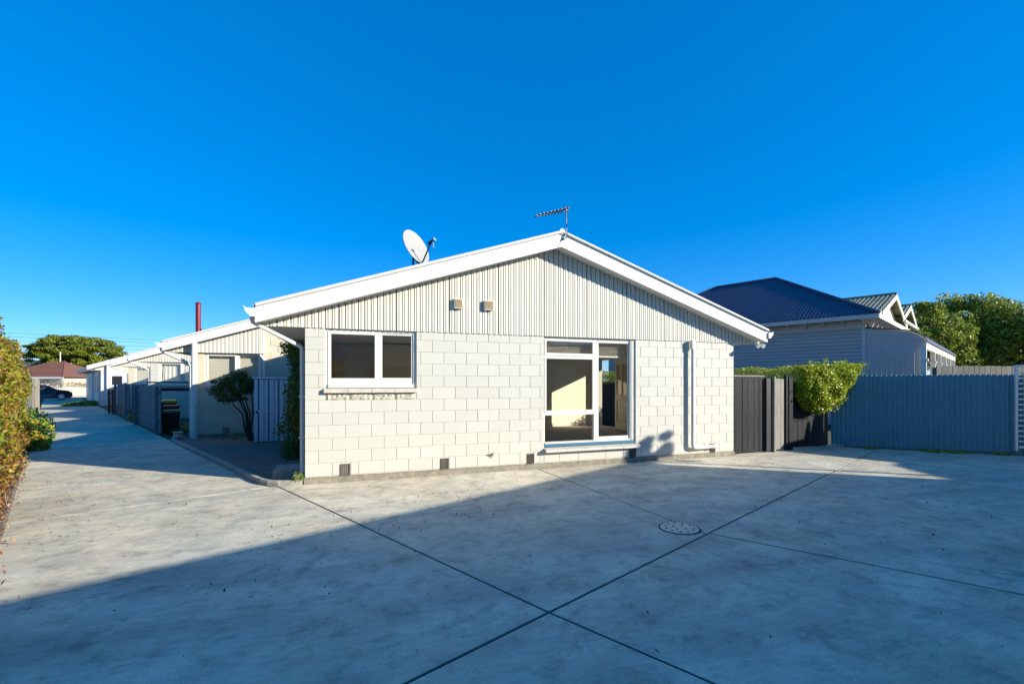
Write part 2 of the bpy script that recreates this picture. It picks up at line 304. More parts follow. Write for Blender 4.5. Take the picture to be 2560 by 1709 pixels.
_blk = {}
def block_mesh(w, h, m):
    k = (round(w, 3), round(h, 3), m.name)
    if k not in _blk: _blk[k] = MB().cbox(0, w, 0, 0.012, 0, h, 0.003).mesh('block', m)
    return _blk[k]
def block_wall(parent, x0, x1, ztop, ops, m, par=lambda x: 0, z0=0.106, rows=40):
    """individual painted concrete blocks in running bond, 0.4 x 0.2 m, clipped round the openings. ztop: function of x"""
    g = 0.006
    for r in range(rows):
        za = z0+0.2*r
        if za > max(ztop(x0), ztop(x1), ztop((x0+x1)/2))-0.03: break
        cuts = []; x = x0
        ks = [0.2*k for k in range(int(x0/0.2)-1, int(x1/0.2)+3)]
        edges = [x0]+[q for q in ks if x0+0.02 < q < x1-0.02 and (round(q/0.2)+r+par(q)) % 2 == 0]+[x1]
        for a, b in zip(edges[:-1], edges[1:]):
            zb = min(za+0.2, ztop(a), ztop(b))
            if zb-za < 0.04: continue
            segs = [(a, b, za, zb)]
            for o in ops:
                new = []
                for s0, s1, q0, q1 in segs:
                    if o[1] <= s0 or o[0] >= s1 or o[3] <= q0+0.01 or o[2] >= q1-0.01: new.append((s0, s1, q0, q1)); continue
                    if o[0] > s0: new.append((s0, o[0], q0, q1))
                    if o[1] < s1: new.append((o[1], s1, q0, q1))
                    c0, c1 = max(o[0], s0), min(o[1], s1)
                    if o[3] < q1-0.03: new.append((c0, c1, o[3], q1))
                    if o[2] > q0+0.03: new.append((c0, c1, q0, o[2]))
                segs = new
            for s0, s1, q0, q1 in segs:
                if s1-s0 < 0.03: continue
                link('block', block_mesh(s1-s0-g, q1-q0-g, m), parent, (s0+g/2, random.uniform(-0.0012, 0.0012), q0+g/2))
def leaves(P, size, up=0.3, nrm=None, asp=0.55, fold=0.25):
    """leaf-shaped folded quads at points P (N,3); returns vertex and face arrays"""
    n = len(P); sz = np.asarray(size)*np.ones(n)
    d = rng.normal(size=(n, 3)); d[:, 2] -= 0.2; d /= np.linalg.norm(d, axis=1)[:, None]
    if nrm is None: nv = rng.normal(size=(n, 3)); nv[:, 2] = np.abs(nv[:, 2])+up
    else: nv = np.asarray(nrm)+rng.normal(size=(n, 3))*0.6; nv[:, 2] += up
    nv -= d*(nv*d).sum(1)[:, None]; nv /= np.linalg.norm(nv, axis=1)[:, None]+1e-9
    w = np.cross(d, nv); L = sz[:, None]; Wd = L*asp*0.5
    b = P-d*L*0.5; t = P+d*L*0.5; l = P+w*Wd+nv*Wd*fold; r = P-w*Wd+nv*Wd*fold
    V = np.stack([b, r, t, l], 1).reshape(-1, 3)
    return V
def leaf_obj(name, P, size, mats, weights, parent=None, **k):
    V = leaves(np.asarray(P, float), size, **k); n = len(P)
    me = bpy.data.meshes.new(name); q = np.arange(n)*4
    F = np.concatenate([np.stack([q, q+1, q+2], 1), np.stack([q, q+2, q+3], 1)]).reshape(-1)
    me.vertices.add(4*n); me.vertices.foreach_set('co', V.reshape(-1)); me.loops.add(6*n); me.loops.foreach_set('vertex_index', F.astype(np.int32))
    me.polygons.add(2*n); me.polygons.foreach_set('loop_start', np.arange(2*n, dtype=np.int32)*3); me.polygons.foreach_set('loop_total', np.full(2*n, 3, np.int32))
    if callable(weights): mi = weights(np.asarray(P))
    else: mi = rng.choice(len(mats), size=n, p=np.array(weights)/sum(weights))
    me.polygons.foreach_set('material_index', np.concatenate([mi, mi]).astype(np.int32))
    for m in mats: me.materials.append(m)
    at = me.attributes.new('tint', 'FLOAT', 'FACE'); tv = rng.random(n).astype(np.float32); at.data.foreach_set('value', np.concatenate([tv, tv]))
    me.update(); me.validate(); return link(name, me, parent)
def clumps(centers, radii, per, shell=0.55):
    """points in fuzzy ellipsoid clumps, denser towards their outsides"""
    out = []
    for c, r in zip(centers, radii):
        r = np.asarray(r)*np.ones(3); d = rng.normal(size=(per, 3)); d /= np.linalg.norm(d, axis=1)[:, None]
        rad = shell+(1-shell)*rng.random(per)**0.7
        out.append(np.asarray(c)+d*rad[:, None]*r)
    return np.concatenate(out)
def tree(name, label, loc, height, crown_z, rx, ry, rz, n_cl, per, lsize, mats, w, trunk_r=0.2, group=None, flat=0.7, cr=(0.16, 0.3), lean=(0, 0)):
    t = thing(name, label, 'tree', loc, 0, group)
    th = crown_z-rz*0.35
    mb = MB(); top = Vector((lean[0], lean[1], th))
    mb.tube([(0, 0, -0.1), (0.04*th*0.2+lean[0]*.3, 0, th*0.4), tuple(top)], [trunk_r*1.25, trunk_r, trunk_r*0.7], 9)
    C = []; Rr = []
    for i in range(n_cl):
        d = rng.normal(size=3); d /= np.linalg.norm(d); d[2] = d[2] if d[2] > -0.45 else -d[2]*0.4
        q = 0.55+0.45*rng.random()**0.5
        c = np.array([lean[0]+d[0]*rx*q, lean[1]+d[1]*ry*q, crown_z+d[2]*rz*q]); C.append(c)
        rr = (rx+ry)/2*rng.uniform(*cr); Rr.append((rr, rr, rr*flat))
        if i % 3 == 0:
            mid = (np.array(top)*0.5+c*0.5)+rng.normal(size=3)*0.06*rx
            mb.tube([tuple(top), tuple(mid), tuple(c)], [trunk_r*0.45, trunk_r*0.25, trunk_r*0.08], 5, False)
    mb.build('trunk', M['bark'], t)
    leaf_obj('crown', clumps(C, Rr, per), lsize*(0.7+0.6*rng.random(n_cl*per)), mats, w, t)
    return t
def clip(poly, p, q, off):
    """keep the part of a convex polygon left of line p->q, pulled back by off"""
    d = (q[0]-p[0], q[1]-p[1]); l = math.hypot(*d); n = (-d[1]/l, d[0]/l)
    f = lambda a: (a[0]-p[0])*n[0]+(a[1]-p[1])*n[1]-off
    out = []
    for i in range(len(poly)):
        a, b = poly[i], poly[(i+1) % len(poly)]; fa, fb = f(a), f(b)
        if fa >= 0: out.append(a)
        if fa*fb < 0: t = fa/(fa-fb); out.append((a[0]+(b[0]-a[0])*t, a[1]+(b[1]-a[1])*t))
    return out

# ------------------------------------------------------------------ ground, road, concrete yard and driveway
gm = MB(); gm.add([(-3000, -1500, -0.05), (3000, -1500, -0.05), (3000, 5000, -0.05), (-3000, 5000, -0.05)], [(0, 1, 2, 3)])
struct(gm.build('ground', M['earth']))
U = (-0.432, 0.902)                       # direction of the driveway
def along(p, t, s=0.0): return (p[0]+U[0]*t+U[1]*s, p[1]+U[1]*t-U[0]*s)
HB = (-2.72, -1.72)                       # on the hedge side of the driveway
KB = (-0.80, 0.55)                        # on the house side
pave = bpy.data.objects.new('concrete_yard', None); COL.objects.link(pave); struct(pave)
drive = bpy.data.objects.new('driveway', None); COL.objects.link(drive); struct(drive)
sub = MB(); sub.add([(*p, -0.005) for p in [(2.2, -11.9), (17.2, -11.9), (17.2, -4.8), (12.4, 0.1), (12.2, 1.4), (8.6, 1.4), (8.6, 0.0), (-0.45, 0.0), (-3.05, -1.1)]], [tuple(range(9))])
sub.build('joint_bed', M['gap'], pave)
def slab(poly, parent, zt=0.0):
    if len(poly) < 3: return
    c = 0.004; cx = sum(p[0] for p in poly)/len(poly); cy = sum(p[1] for p in poly)/len(poly)
    ins = []
    n = len(poly)
    for p in poly:
        d = math.hypot(p[0]-cx, p[1]-cy); ins.append((p[0]+(cx-p[0])/d*c*1.4, p[1]+(cy-p[1])/d*c*1.4))
    mb = MB(); v = [(*p, zt-0.03) for p in poly]+[(*p, zt-c) for p in poly]+[(*p, zt) for p in ins]
    f = [tuple(range(2*n, 3*n))]+[(i, (i+1) % n, n+(i+1) % n, n+i) for i in range(n)]+[(n+i, n+(i+1) % n, 2*n+(i+1) % n, 2*n+i) for i in range(n)]
    mb.add(v, f); mb.build('concrete_slab', M['concrete'], parent)
YARD = [(2.03, -11.65), (17, -11.65), (17, -4.7), (12.3, -0.045), (-0.47, -0.045), (-3.0, -1.13)]
jB = ((0.92, -5.42), (11.52, -0.89)); jA = ((-0.41, 0.03), (1.97, -5.01)); jCn = ((3.95, -0.2), (4.19, -3.95)); jCs = ((4.19, -3.95), (5.42, -5.92))
jEn = ((5.92, -0.32), (6.99, -2.83)); jEs = ((6.99, -2.83), (8.14, -4.8)); jD = ((-1.68, -3.61), (3.06, -1.45))
rev = lambda j: (j[1], j[0])
g = 0.010; gt = 0.003
Nn = clip(YARD, *jB, g); Ss = clip(YARD, *rev(jB), g)
w = clip(Nn, *rev(jA), g); slab(clip(w, *jD, gt), pave); slab(clip(w, *rev(jD), gt), pave)
w = clip(clip(Nn, *jA, g), *rev(jCn), g); slab(clip(w, *jD, gt), pave); slab(clip(w, *rev(jD), gt), pave)
w = clip(clip(Nn, *jCn, g), *rev(jEn), gt); slab(w, pave)
slab(clip(Nn, *jEn, gt), pave)
jA2 = ((1.97, -5.01), (2.47, -5.97))
slab(clip(Ss, *rev(jA2), g), pave); slab(clip(clip(Ss, *jA2, g), *rev(jCs), g*1.4), pave); slab(clip(clip(Ss, *jCs, g*1.4), *rev(jEs), gt), pave); slab(clip(Ss, *jEs, gt), pave)
slab([(8.62, -0.037), (12.3, -0.037), (12.25, 1.3), (8.62, 1.3)], pave)
ts = [0]+[4.6*k for k in range(1, 13)]
sd_ = MB(); sd_.add([(*along(HB, 0.6), -0.006), (*along(KB, -0.7), -0.006), (*along(KB, 54), -0.006), (*along(HB, 55), -0.006)], [(0, 1, 2, 3)]); sd_.build('joint_bed', M['gap'], drive)
for i in range(12):
    a, b = ts[i], ts[i+1]
    L0 = along(HB, a+0.66 if i == 0 else a+2.5); L1 = along(HB, b+2.5); K0 = (-0.5, -0.035) if i == 0 else along(KB, a); K1 = along(KB, b)
    poly = [L0, K0]+([(-0.62, 0.12), KB] if i == 0 else [])+[K1, L1]
    k = []
    for p in poly: k.append((p[0]-U[0]*0.0, p[1]))
    k[-1] = (L1[0]-U[0]*0.004, L1[1]-U[1]*0.004); k[-2] = (K1[0]-U[0]*0.004, K1[1]-U[1]*0.004)
    slab(k, drive)
# street beyond the driveway
rc = along(HB, 55.5); g1 = (0.915, 0.40)
def st(a, b): return (rc[0]+g1[0]*a+U[0]*b, rc[1]+g1[1]*a+U[1]*b)
rd = MB(); rd.add([(*st(-60, -4.6), -0.02), (*st(60, -4.6), -0.02), (*st(60, 8), -0.02), (*st(-60, 8), -0.02)], [(0, 1, 2, 3)]); struct(rd.build('road', M['asphalt']))
fp = MB(); fp.hexa([(*st(-60, 8), -0.05), (*st(60, 8), -0.05), (*st(60, 10.5), -0.05), (*st(-60, 10.5), -0.05), (*st(-60, 8), 0.08), (*st(60, 8), 0.08), (*st(60, 10.5), 0.08), (*st(-60, 10.5), 0.08)])
struct(fp.build('footpath', M['kerb']))
# garden bed between driveway and units, kerb round it
bed = MB(); bp_ = [(-0.05, 0.06), (-0.55, 0.16), (-0.78, 0.62), along(KB, 7.0, 0.06), along(KB, 8.2, 0.4), (-3.5, 7.75), (-0.05, 7.6)]
bed.add([(*p, 0.012) for p in bp_], [tuple(range(len(bp_)))]); struct(bed.build('garden_bed', M['soil']))
def strip(mb, pts, w, z0, z1, cr=0.01):
    """a rounded edging strip along a polyline"""
    prof = [(-w/2, z0), (-w/2, z1-cr), (-w/2+cr, z1), (w/2-cr, z1), (w/2, z1-cr), (w/2, z0)]; rings = []
    for i, p in enumerate(pts):
        a = pts[max(i-1, 0)]; b = pts[min(i+1, len(pts)-1)]; d = Vector((b[0]-a[0], b[1]-a[1])).normalized(); nn = Vector((d.y, -d.x))
        rings.append([(p[0]+nn.x*o, p[1]+nn.y*o, z) for o, z in prof])
    n = len(prof); v = [q for r_ in rings for q in r_]; f = []
    for i in range(len(pts)-1):
        for k in range(n-1): f.append((i*n+k, i*n+k+1, (i+1)*n+k+1, (i+1)*n+k))
    f += [tuple(range(n)), tuple(range((len(pts)-1)*n, len(pts)*n))]
    return mb.add(v, f)
kb = MB(); strip(kb, [(-0.03, -0.012), (-0.18, -0.005), (-0.36, 0.03), (-0.50, 0.1), (-0.61, 0.22), (-0.72, 0.42), (-0.82, 0.64), along(KB, 1.5, 0.03), along(KB, 3.5, 0.03), along(KB, 5.5, 0.02), along(KB, 7.1, 0.03), along(KB, 7.5, 0.12), along(KB, 7.8, 0.4)], 0.11, -0.04, 0.075, 0.02)
struct(kb.build('kerb', M['kerb']))
sp = MB().box(-0.52, -0.02, 0.5, 1.05, 0.0, 0.16); tag(sp.build('concrete_step', M['kerb']), 'low grey concrete step beside the downpipe at the near house corner', 'step')

# ------------------------------------------------------------------ the block units
RX, SL = 4.3, 0.322                        # ridge x, roof slope
zs = lambda x: 4.08-SL*abs(x-RX)           # soffit / gable wall top
zbb = lambda x: 4.055-SL*abs(x-RX)         # barge bottom
zrt = lambda x: 4.30-SL*abs(x-RX)          # roof underside at barge top
def clad_board(x0, x1, zlo, ztop, y=-0.03, deep=False):
    """one vertical profiled cladding board, top cut to the roof slope"""
    w = x1-x0; prof = [(0, 0.024), (0, 0.004), (0.004, 0), (0.032, 0), (0.040, -0.008), (0.066, -0.008), (0.074, 0), (w-0.004, 0), (w, 0.004), (w, 0.024)]
    prof = [(min(a, w), b) for a, b in prof]
    mb = MB(); mb.prism(prof, lambda p, q: (x0+p, y+q, zlo), lambda p, q: (x0+p, y+q, ztop(x0+p)+0.012)); return mb
def roof_parts(h, y1, x_from=-0.66, x_to=9.26, gutters=(True, True)):
    for sgn in (-1, 1):
        xe = x_from if sgn < 0 else x_to
        mb = MB(); ze = zrt(xe); zr = zrt(RX)
        P = lambda x, y, z: (x, y, z)
        mb.hexa([P(xe, -0.33, ze), P(RX, -0.33, zr), P(RX, y1, zr), P(xe, y1, ze), P(xe, -0.33, ze+0.03), P(RX, -0.33, zr+0.03), P(RX, y1, zr+0.03), P(xe, y1, ze+0.03)])
        mb.build('roof_slope', M['roof_grey'], h)
        b = MB(); xb = xe+0.02*-sgn
        b.hexa([(xb, -0.30, zbb(xb)), (RX, -0.30, zbb(RX)), (RX, -0.265, zbb(RX)), (xb, -0.265, zbb(xb)), (xb, -0.30, zrt(xb)-0.004), (RX, -0.30, zrt(RX)-0.004), (RX, -0.265, zrt(RX)-0.004), (xb, -0.265, zrt(xb)-0.004)])
        b.build('barge_board', M['white'], h)
        c = MB(); c.tube([(xe-0.03*-sgn*-1, -0.318, zrt(xe)+0.022), (RX, -0.318, zrt(RX)+0.024)], 0.027, 10); c.build('verge_cap', M['white'], h)
        s_ = MB(); xw = 0.0 if sgn < 0 else 8.6
        s_.hexa([(xe+0.03*-sgn, -0.268, zs(xe)), (RX, -0.268, zs(RX)), (RX, 0.02, zs(RX)), (xe+0.03*-sgn, 0.02, zs(xe)), (xe+0.03*-sgn, -0.268, zs(xe)+0.012), (RX, -0.268, zs(RX)+0.012), (RX, 0.02, zs(RX)+0.012), (xe+0.03*-sgn, 0.02, zs(xe)+0.012)])
        s_.build('verge_soffit', M['soffit'], h)
        e_ = MB(); a, bb = sorted((xw-0.02*-sgn, xe+0.05*-sgn)); e_.box(a, bb, -0.02, y1-0.1, 2.475, 2.49); e_.build('eave_soffit', M['soffit'], h)
        f_ = MB(); a, bb = sorted((xe+0.02*-sgn, xe+0.045*-sgn)); f_.box(a, bb, -0.26, y1, 2.47, zrt(xe)-0.01); f_.build('fascia', M['white'], h)
        if gutters[0 if sgn < 0 else 1]:
            gp = [(0.0, 0.0), (0.055, 0.0), (0.075, 0.03), (0.10, 0.055), (0.125, 0.08), (0.13, 0.125), (0.15, 0.15), (0.143, 0.153), (0.12, 0.13), (0.113, 0.085), (0.09, 0.062), (0.065, 0.036), (0.05, 0.01), (0.008, 0.008), (0.008, 0.12), (0.0, 0.12)]
            q = MB(); X = lambda p: xe+sgn*(p+0.0)-0.018*sgn
            q.prism(gp, lambda p, z: (X(p), -0.33, 2.55+z), lambda p, z: (X(p), y1, 2.55+z))
            q.prism([(0.0, 0.0), (0.055, 0.0), (0.10, 0.055), (0.125, 0.08), (0.13, 0.125), (0.0, 0.12)], lambda p, z: (X(p), -0.331, 2.55+z), lambda p, z: (X(p), -0.325, 2.55+z))
            q.build('gutter', M['white'], h)
    MB().tube([(RX, -0.33, zrt(RX)+0.03), (RX, y1, zrt(RX)+0.03)], 0.05, 10).build('ridge_cap', M['white'], h)
def casement(h, x0=0.30, x1=1.73, z0=1.505, z1=2.455, mul=(1.09, 1.145), gm=None, recess=0.035):
    """timber window: outer frame, mullion, opening sash and fixed sash, glass"""
    y0, y1 = recess, recess+0.07; gm = gm or M['glass']
    w = MB(); w.box(x0, x0+0.045, y0, y1, z0, z1); w.box(x1-0.045, x1, y0, y1, z0, z1); w.box(x0+0.045, x1-0.045, y0, y1, z1-0.045, z1); w.box(x0+0.045, x1-0.045, y0-0.03, y1, z0, z0+0.06)
    w.box(mul[0], mul[1], y0+0.005, y1, z0+0.06, z1-0.045); fr = w.build('window_frame', M['frame'], h)
    def sash(a, b, c, d, t, bot, yo):
        s_ = MB(); s_.box(a, a+t, yo, yo+0.045, c, d); s_.box(b-t, b, yo, yo+0.045, c, d); s_.box(a+t, b-t, yo, yo+0.045, d-t, d); s_.box(a+t, b-t, yo, yo+0.045, c, c+bot)
        o = s_.build('sash', M['frame'], h); bx('pane', gm, o, a+t, b-t, yo+0.022, yo+0.026, c+bot, d-t)
    sash(x0+0.04, mul[0]+0.012, z0+0.055, z1-0.04, 0.045, 0.10, y0-0.012)
    sash(mul[1]+0.002, x1-0.047, z0+0.062, z1-0.047, 0.03, 0.10, y0+0.018)
def sill_course(h, x0, x1, z):
    n = 4; 
    for i in range(n):
        a = x0-0.02+(x1-x0+0.03)*i/n; b = x0-0.02+(x1-x0+0.03)*(i+1)/n-0.006
        m = MB(); m.hexa([(a, -0.065, z), (b, -0.065, z), (b, 0.06, z), (a, 0.06, z), (a, -0.06, z+0.06), (b, -0.06, z+0.06), (b, 0.06, z+0.078), (a, 0.06, z+0.078)]); m.build('sill_tile', M['sill'], h)
    nx, nz = 9, 4
    for i in range(n):                      # split-faced course under the sill
        a = x0+(x1-x0)*i/n+0.003; b = x0+(x1-x0)*(i+1)/n-0.003; m = MB(); v = []; f = []
        for r in range(nz+1):
            for c in range(nx+1):
                e = r in (0, nz) or c in (0, nx)
                v.append((a+(b-a)*c/nx, (0.006 if e else random.uniform(-0.022, 0.004)), z-0.125+0.118*r/nz))
        for r in range(nz):
            for c in range(nx): k = r*(nx+1)+c; f.append((k, k+1, k+nx+2, k+nx+1))
        m.add(v, f); m.box(a, b, 0.008, 0.1, z-0.125, z-0.007); m.build('split_face_block', M['split'], h)
def vent_grille(h, x0, x1, z0, z1, m, y=0.01, nx=6, nz=6, fr=0.008):
    v = MB(); v.box(x0, x1, y+0.03, y+0.035, z0, z1); v.box(x0, x0+fr, y, y+0.03, z0, z1); v.box(x1-fr, x1, y, y+0.03, z0, z1); v.box(x0, x1, y+0.001, y+0.03, z1-fr, z1); v.box(x0, x1, y+0.001, y+0.03, z0, z0+fr)
    for i in range(1, nx): x = x0+(x1-x0)*i/nx; v.box(x-0.003, x+0.003, y+0.004, y+0.02, z0+fr, z1-fr)
    for i in range(1, nz): z = z0+(z1-z0)*i/nz; v.box(x0+fr, x1-fr, y+0.006, y+0.022, z-0.004, z+0.004)
    return v.build('wall_vent', m, h)

# ---- the near house
H0 = thing('block_house', 'near cream concrete block house with white gable and satellite dish on its roof', 'house')
LW = (0.30, 1.73, 1.30, 2.47); BW = (4.08, 6.08, 0.29, 2.47)
VENTS = [(0.51, 0.68), (2.13, 2.29), (3.73, 3.88), (5.93, 6.09), (7.94, 8.09)]
VO = [(a, b, 0.09, 0.285) for a, b in VENTS]
holed(MB(), 0.012, 8.588, 0.0065, 0.14, 0.0, 2.47, [(0.30, 1.73, 1.39, 2.47), BW]).build('wall', M['block'], H0)
block_wall(H0, 0, 8.6, lambda x: 2.462, [LW, BW]+VO, M['block'], par=lambda x: 1 if x > 5 else 0)
for a, b in VENTS: vent_grille(H0, a+0.008, b-0.008, 0.095, 0.28, M['vent'], y=-0.008)
fo = MB(); n = 60                             # uneven foundation band with a broken mortar edge
v = []; f = []
for i in range(n+1):
    x = -0.01+8.62*i/n; o = random.uniform(-0.006, 0.006); d = 0.035 if x < 4 else 0.022
    v += [(x, -d-0.012+o, -0.04), (x, -d+o, 0.085+random.uniform(-0.006, 0.004)), (x, 0.03, 0.103)]
for i in range(n):
    for k in range(2): q = 3*i+k; f.append((q, q+3, q+4, q+1))
fo.add(v, f); fo.build('foundation', M['found'], H0)
# other walls and rooms
bx('side_wall', M['block'], H0, 0.005, 0.14, 0.141, 6.6, 0.0, 2.474)
bx('side_wall', M['block'], H0, 8.46, 8.598, 0.141, 3.0, 0.0, 2.474)
bx('porch_wall', M['block'], H0, 8.0, 8.45, 2.87, 2.999, 0.0, 2.474)
DO = (3.75, 4.75, 0.26, 2.28)
pw = MB()
for a, b, c, d in cells(3.0, 6.6, 0.0, 2.474, [DO]): pw.box(8.0, 8.12, a, b, c, d)
pw.build('porch_wall', M['block'], H0)
bx('rear_wall', M['block'], H0, 0.141, 7.99, 6.48, 6.6, 0.0, 2.474)
bx('floor', M['carpet'], H0, 3.8, 7.995, 0.145, 6.47, 0.10, 0.25); bx('floor', M['vinyl'], H0, 0.145, 3.798, 0.145, 6.47, 0.10, 0.249)
bx('ceiling', M['ceil'], H0, 0.143, 8.455, 0.143, 6.475, 2.474, 2.494)
bx('interior_wall', M['wall_in'], H0, 3.9, 7.99, 5.0, 5.1, 0.251, 2.473)
bx('interior_wall', M['wall_in'], H0, 3.8, 3.895, 2.2, 6.47, 0.251, 2.473); bx('interior_wall', M['wall_in'], H0, 3.8, 3.895, 0.145, 0.5, 0.251, 2.473)
bx('interior_wall', M['wall_in'], H0, 0.145, 3.795, 3.3, 3.4, 0.251, 2.473)
bx('interior_wall', M['wall_in'], H0, 7.97, 7.998, 0.16, 3.74, 0.251, 2.473)
bx('interior_wall', M['wall_in'], H0, 6.35, 7.0, 0.145, 0.16, 0.251, 2.473)
bx('skirting', M['white'], H0, 3.9, 7.96, 4.985, 4.999, 0.251, 0.34)
pp = MB().box(6.95, 7.02, 4.975, 4.999, 0.62, 0.74); pp.build('power_point', M['white'], H0)
dr = MB(); dr.box(3.92, 7.9, 4.9, 4.93, 2.2, 2.26); dr.build('picture_rail', M['door'], H0)
# glazed door standing open into the room
D = thing('glazed_door', 'cream half glazed door standing open inside the living room', 'door', (7.96, 3.72, 0.27), R(-97))
dm = MB(); ops = [(0.11, 0.41, 0.98, 1.85), (0.45, 0.74, 0.98, 1.85), (0.11, 0.74, 0.2, 0.82)]
for a, b, c, d in cells(0, 0.85, 0, 1.98, ops): dm.box(a, b, -0.02, 0.02, c, d)
dm.build('leaf_frame', M['door'], D)
bx('pane', M['glass'], D, 0.11, 0.41, -0.003, 0.003, 0.98, 1.85); bx('pane', M['glass'], D, 0.45, 0.74, -0.003, 0.003, 0.98, 1.85); bx('lower_panel', M['patglass'], D, 0.11, 0.74, -0.006, 0.006, 0.2, 0.82)
MB().tube([(0.79, -0.06, 0.92), (0.70, -0.06, 0.92)], 0.01, 8).tube([(0.79, -0.06, 0.92), (0.79, 0.0, 0.92)], 0.012, 8).build('handle', M['alloy'], D)
# gable cladding, board by board
x = -0.60
i = 0
GV = [(2.37, 2.52, 2.87, 3.04), (2.91, 3.08, 2.87, 3.04)]
while x < 9.19:
    gpw = 0.020 if i % 9 == 2 else 0.0125
    b = clad_board(x+gpw, min(x+0.0993, 9.2), 2.452, zs, -0.016); b.build('cladding_board', M['clad'], H0); x += 0.0993; i += 1
gb = MB(); gb.add([(-0.58, 0.0115, 2.475), (9.18, 0.0115, 2.475), (9.18, 0.0115, zs(9.18)), (RX, 0.0115, zs(RX)), (-0.58, 0.0115, zs(-0.58)), (-0.58, 0.1, 2.475), (9.18, 0.1, 2.475), (9.18, 0.1, zs(9.18)), (RX, 0.1, zs(RX)), (-0.58, 0.1, zs(-0.58))], [(0, 1, 2, 3, 4), (9, 8, 7, 6, 5), (0, 5, 6, 1), (1, 6, 7, 2), (2, 7, 8, 3), (3, 8, 9, 4), (4, 9, 5, 0)])
gb.build('gable_backing', M['cladgap'], H0)
for a, b, c, d in GV:
    m = MB(); m.box(a, b, -0.085, -0.03, c, d); o = m.build('gable_vent', M['clad'], H0)
    q = MB()
    for k in range(9): z = c+0.018+k*(d-c-0.03)/9; q.hexa([(a+0.014, -0.094, z), (b-0.014, -0.094, z), (b-0.014, -0.084, z+0.008), (a+0.014, -0.084, z+0.008), (a+0.014, -0.094, z+0.007), (b-0.014, -0.094, z+0.007), (b-0.014, -0.084, z+0.013), (a+0.014, -0.084, z+0.013)])
    q.box(a+0.012, b-0.012, -0.0865, -0.084, c+0.012, d-0.012); q.build('louvre', M['vent_tan'], o)
roof_parts(H0, 6.62)
# windows
casement(H0); sill_course(H0, 0.30, 1.73, 1.425)
def big_window(h):
    x0, x1, z0, z1 = BW[0], BW[1], 0.44, 2.462; y0, y1 = 0.045, 0.125
    w = MB(); w.box(x0, x0+0.035, y0, y1, z0, z1); w.box(x1-0.11, x1, y0-0.015, y1, z0, z1); w.box(x0+0.035, x1-0.11, y0, y1, z1-0.06, z1)
    w.box(5.155, 5.235, y0-0.005, y1, z0+0.03, z1-0.06); w.box(x0+0.035, 5.155, y0, y1, 2.07, 2.11); w.box(x0+0.035, 5.155, y0, y1, 0.975, 1.035); w.box(x0+0.035, x1-0.11, y0-0.02, y1, z0, z0+0.03)
    w.build('window_frame', M['frame'], h)
    def sash(a, b, c, d, t, bot, yo=0.05):
        s_ = MB(); s_.box(a, a+t, yo, yo+0.04, c, d); s_.box(b-t, b, yo, yo+0.04, c, d); s_.box(a+t, b-t, yo, yo+0.04, d-t, d); s_.box(a+t, b-t, yo, yo+0.04, c, c+bot)
        o = s_.build('sash', M['frame'], h); bx('pane', M['glass'], o, a+t, b-t, yo+0.02, yo+0.024, c+bot, d-t)
    sash(x0+0.03, 5.16, 2.10, z1-0.055, 0.035, 0.045, 0.03); sash(x0+0.03, 5.16, 1.03, 2.075, 0.035, 0.035, 0.035)
    bx('pane', M['glass'], h, x0+0.036, 5.154, 0.085, 0.089, z0+0.031, 0.974)
    sash(5.236, x1-0.111, z0+0.031, z1-0.061, 0.03, 0.06, 0.055)
    for k in range(3): q = x1-0.085+k*0.027; MB().box(q, q+0.012, 0.018+0.004*k, 0.03, z0, z1-0.002).build('jamb_bead', M['frame'], h)
    bx('blue_flashing', M['bluestrip'], h, x0+0.005, x1-0.005, 0.012, 0.10, 0.385, 0.439)
    for k in range(5):
        a = x0-0.0+0.412*k; b = min(a+0.405, x1+0.06)
        m = MB(); m.hexa([(a, -0.115, 0.30), (b, -0.115, 0.30), (b, 0.09, 0.30), (a, 0.09, 0.30), (a, -0.11, 0.345), (b, -0.11, 0.345), (b, 0.09, 0.384), (a, 0.09, 0.384)]); m.build('sill_tile', M['block'], h)
    bx('sill_backing', M['block'], h, x0+0.002, x1-0.002, 0.02, 0.13, 0.285, 0.299)
big_window(H0)
# right hand downpipe with rainhead, left hand downpipe from the gutter
dp = MB(); dp.box(7.385, 7.47, -0.125, -0.045, 2.29, 2.47); dp.build('rainhead', M['white'], H0)
dp = MB(); dp.tube([(7.425, -0.085, 2.3), (7.425, -0.085, 0.30), (7.44, -0.085, 0.24), (7.50, -0.085, 0.225), (8.0, -0.085, 0.235)], 0.038, 12); dp.build('downpipe', M['white'], H0)
dp = MB(); dp.tube([(7.93, -0.085, 0.235), (8.055, -0.085, 0.235)], 0.047, 12); dp.build('pipe_end', M['white'], H0)
dp = MB(); dp.tube([(-0.72, -0.12, 2.57), (-0.70, -0.11, 2.49), (-0.63, -0.09, 2.45), (-0.085, 0.17, 2.17), (-0.06, 0.185, 2.14), (-0.055, 0.19, 2.10), (-0.055, 0.19, 0.16), (-0.08, 0.12, 0.1), (-0.14, 0.04, 0.1)], 0.031, 12); dp.build('downpipe', M['white'], H0)
for z in (0.7, 1.35): bx('pipe_bracket', M['white'], H0, -0.105, 0.0, 0.18, 0.2, z, z+0.025)
# floodlight under the right eave
fl = thing('floodlight', 'small white twin floodlight under the right eave of near house', 'light', (9.02, -0.22, 2.40))
MB().lathe([(0.0, 0.07), (0.05, 0.07), (0.05, 0.03), (0.0, 0.03)], 12).build('base', M['white'], fl)
for a in (-0.06, 0.06):
    m = MB(); m.tube([(a*0.4, 0, 0.04), (a, -0.05, 0.0)], 0.012, 8); m.tube([(a, -0.04, 0.01), (a*1.2, -0.12, -0.03)], [0.035, 0.048], 12); m.build('lamp_head', M['alloy'], fl)
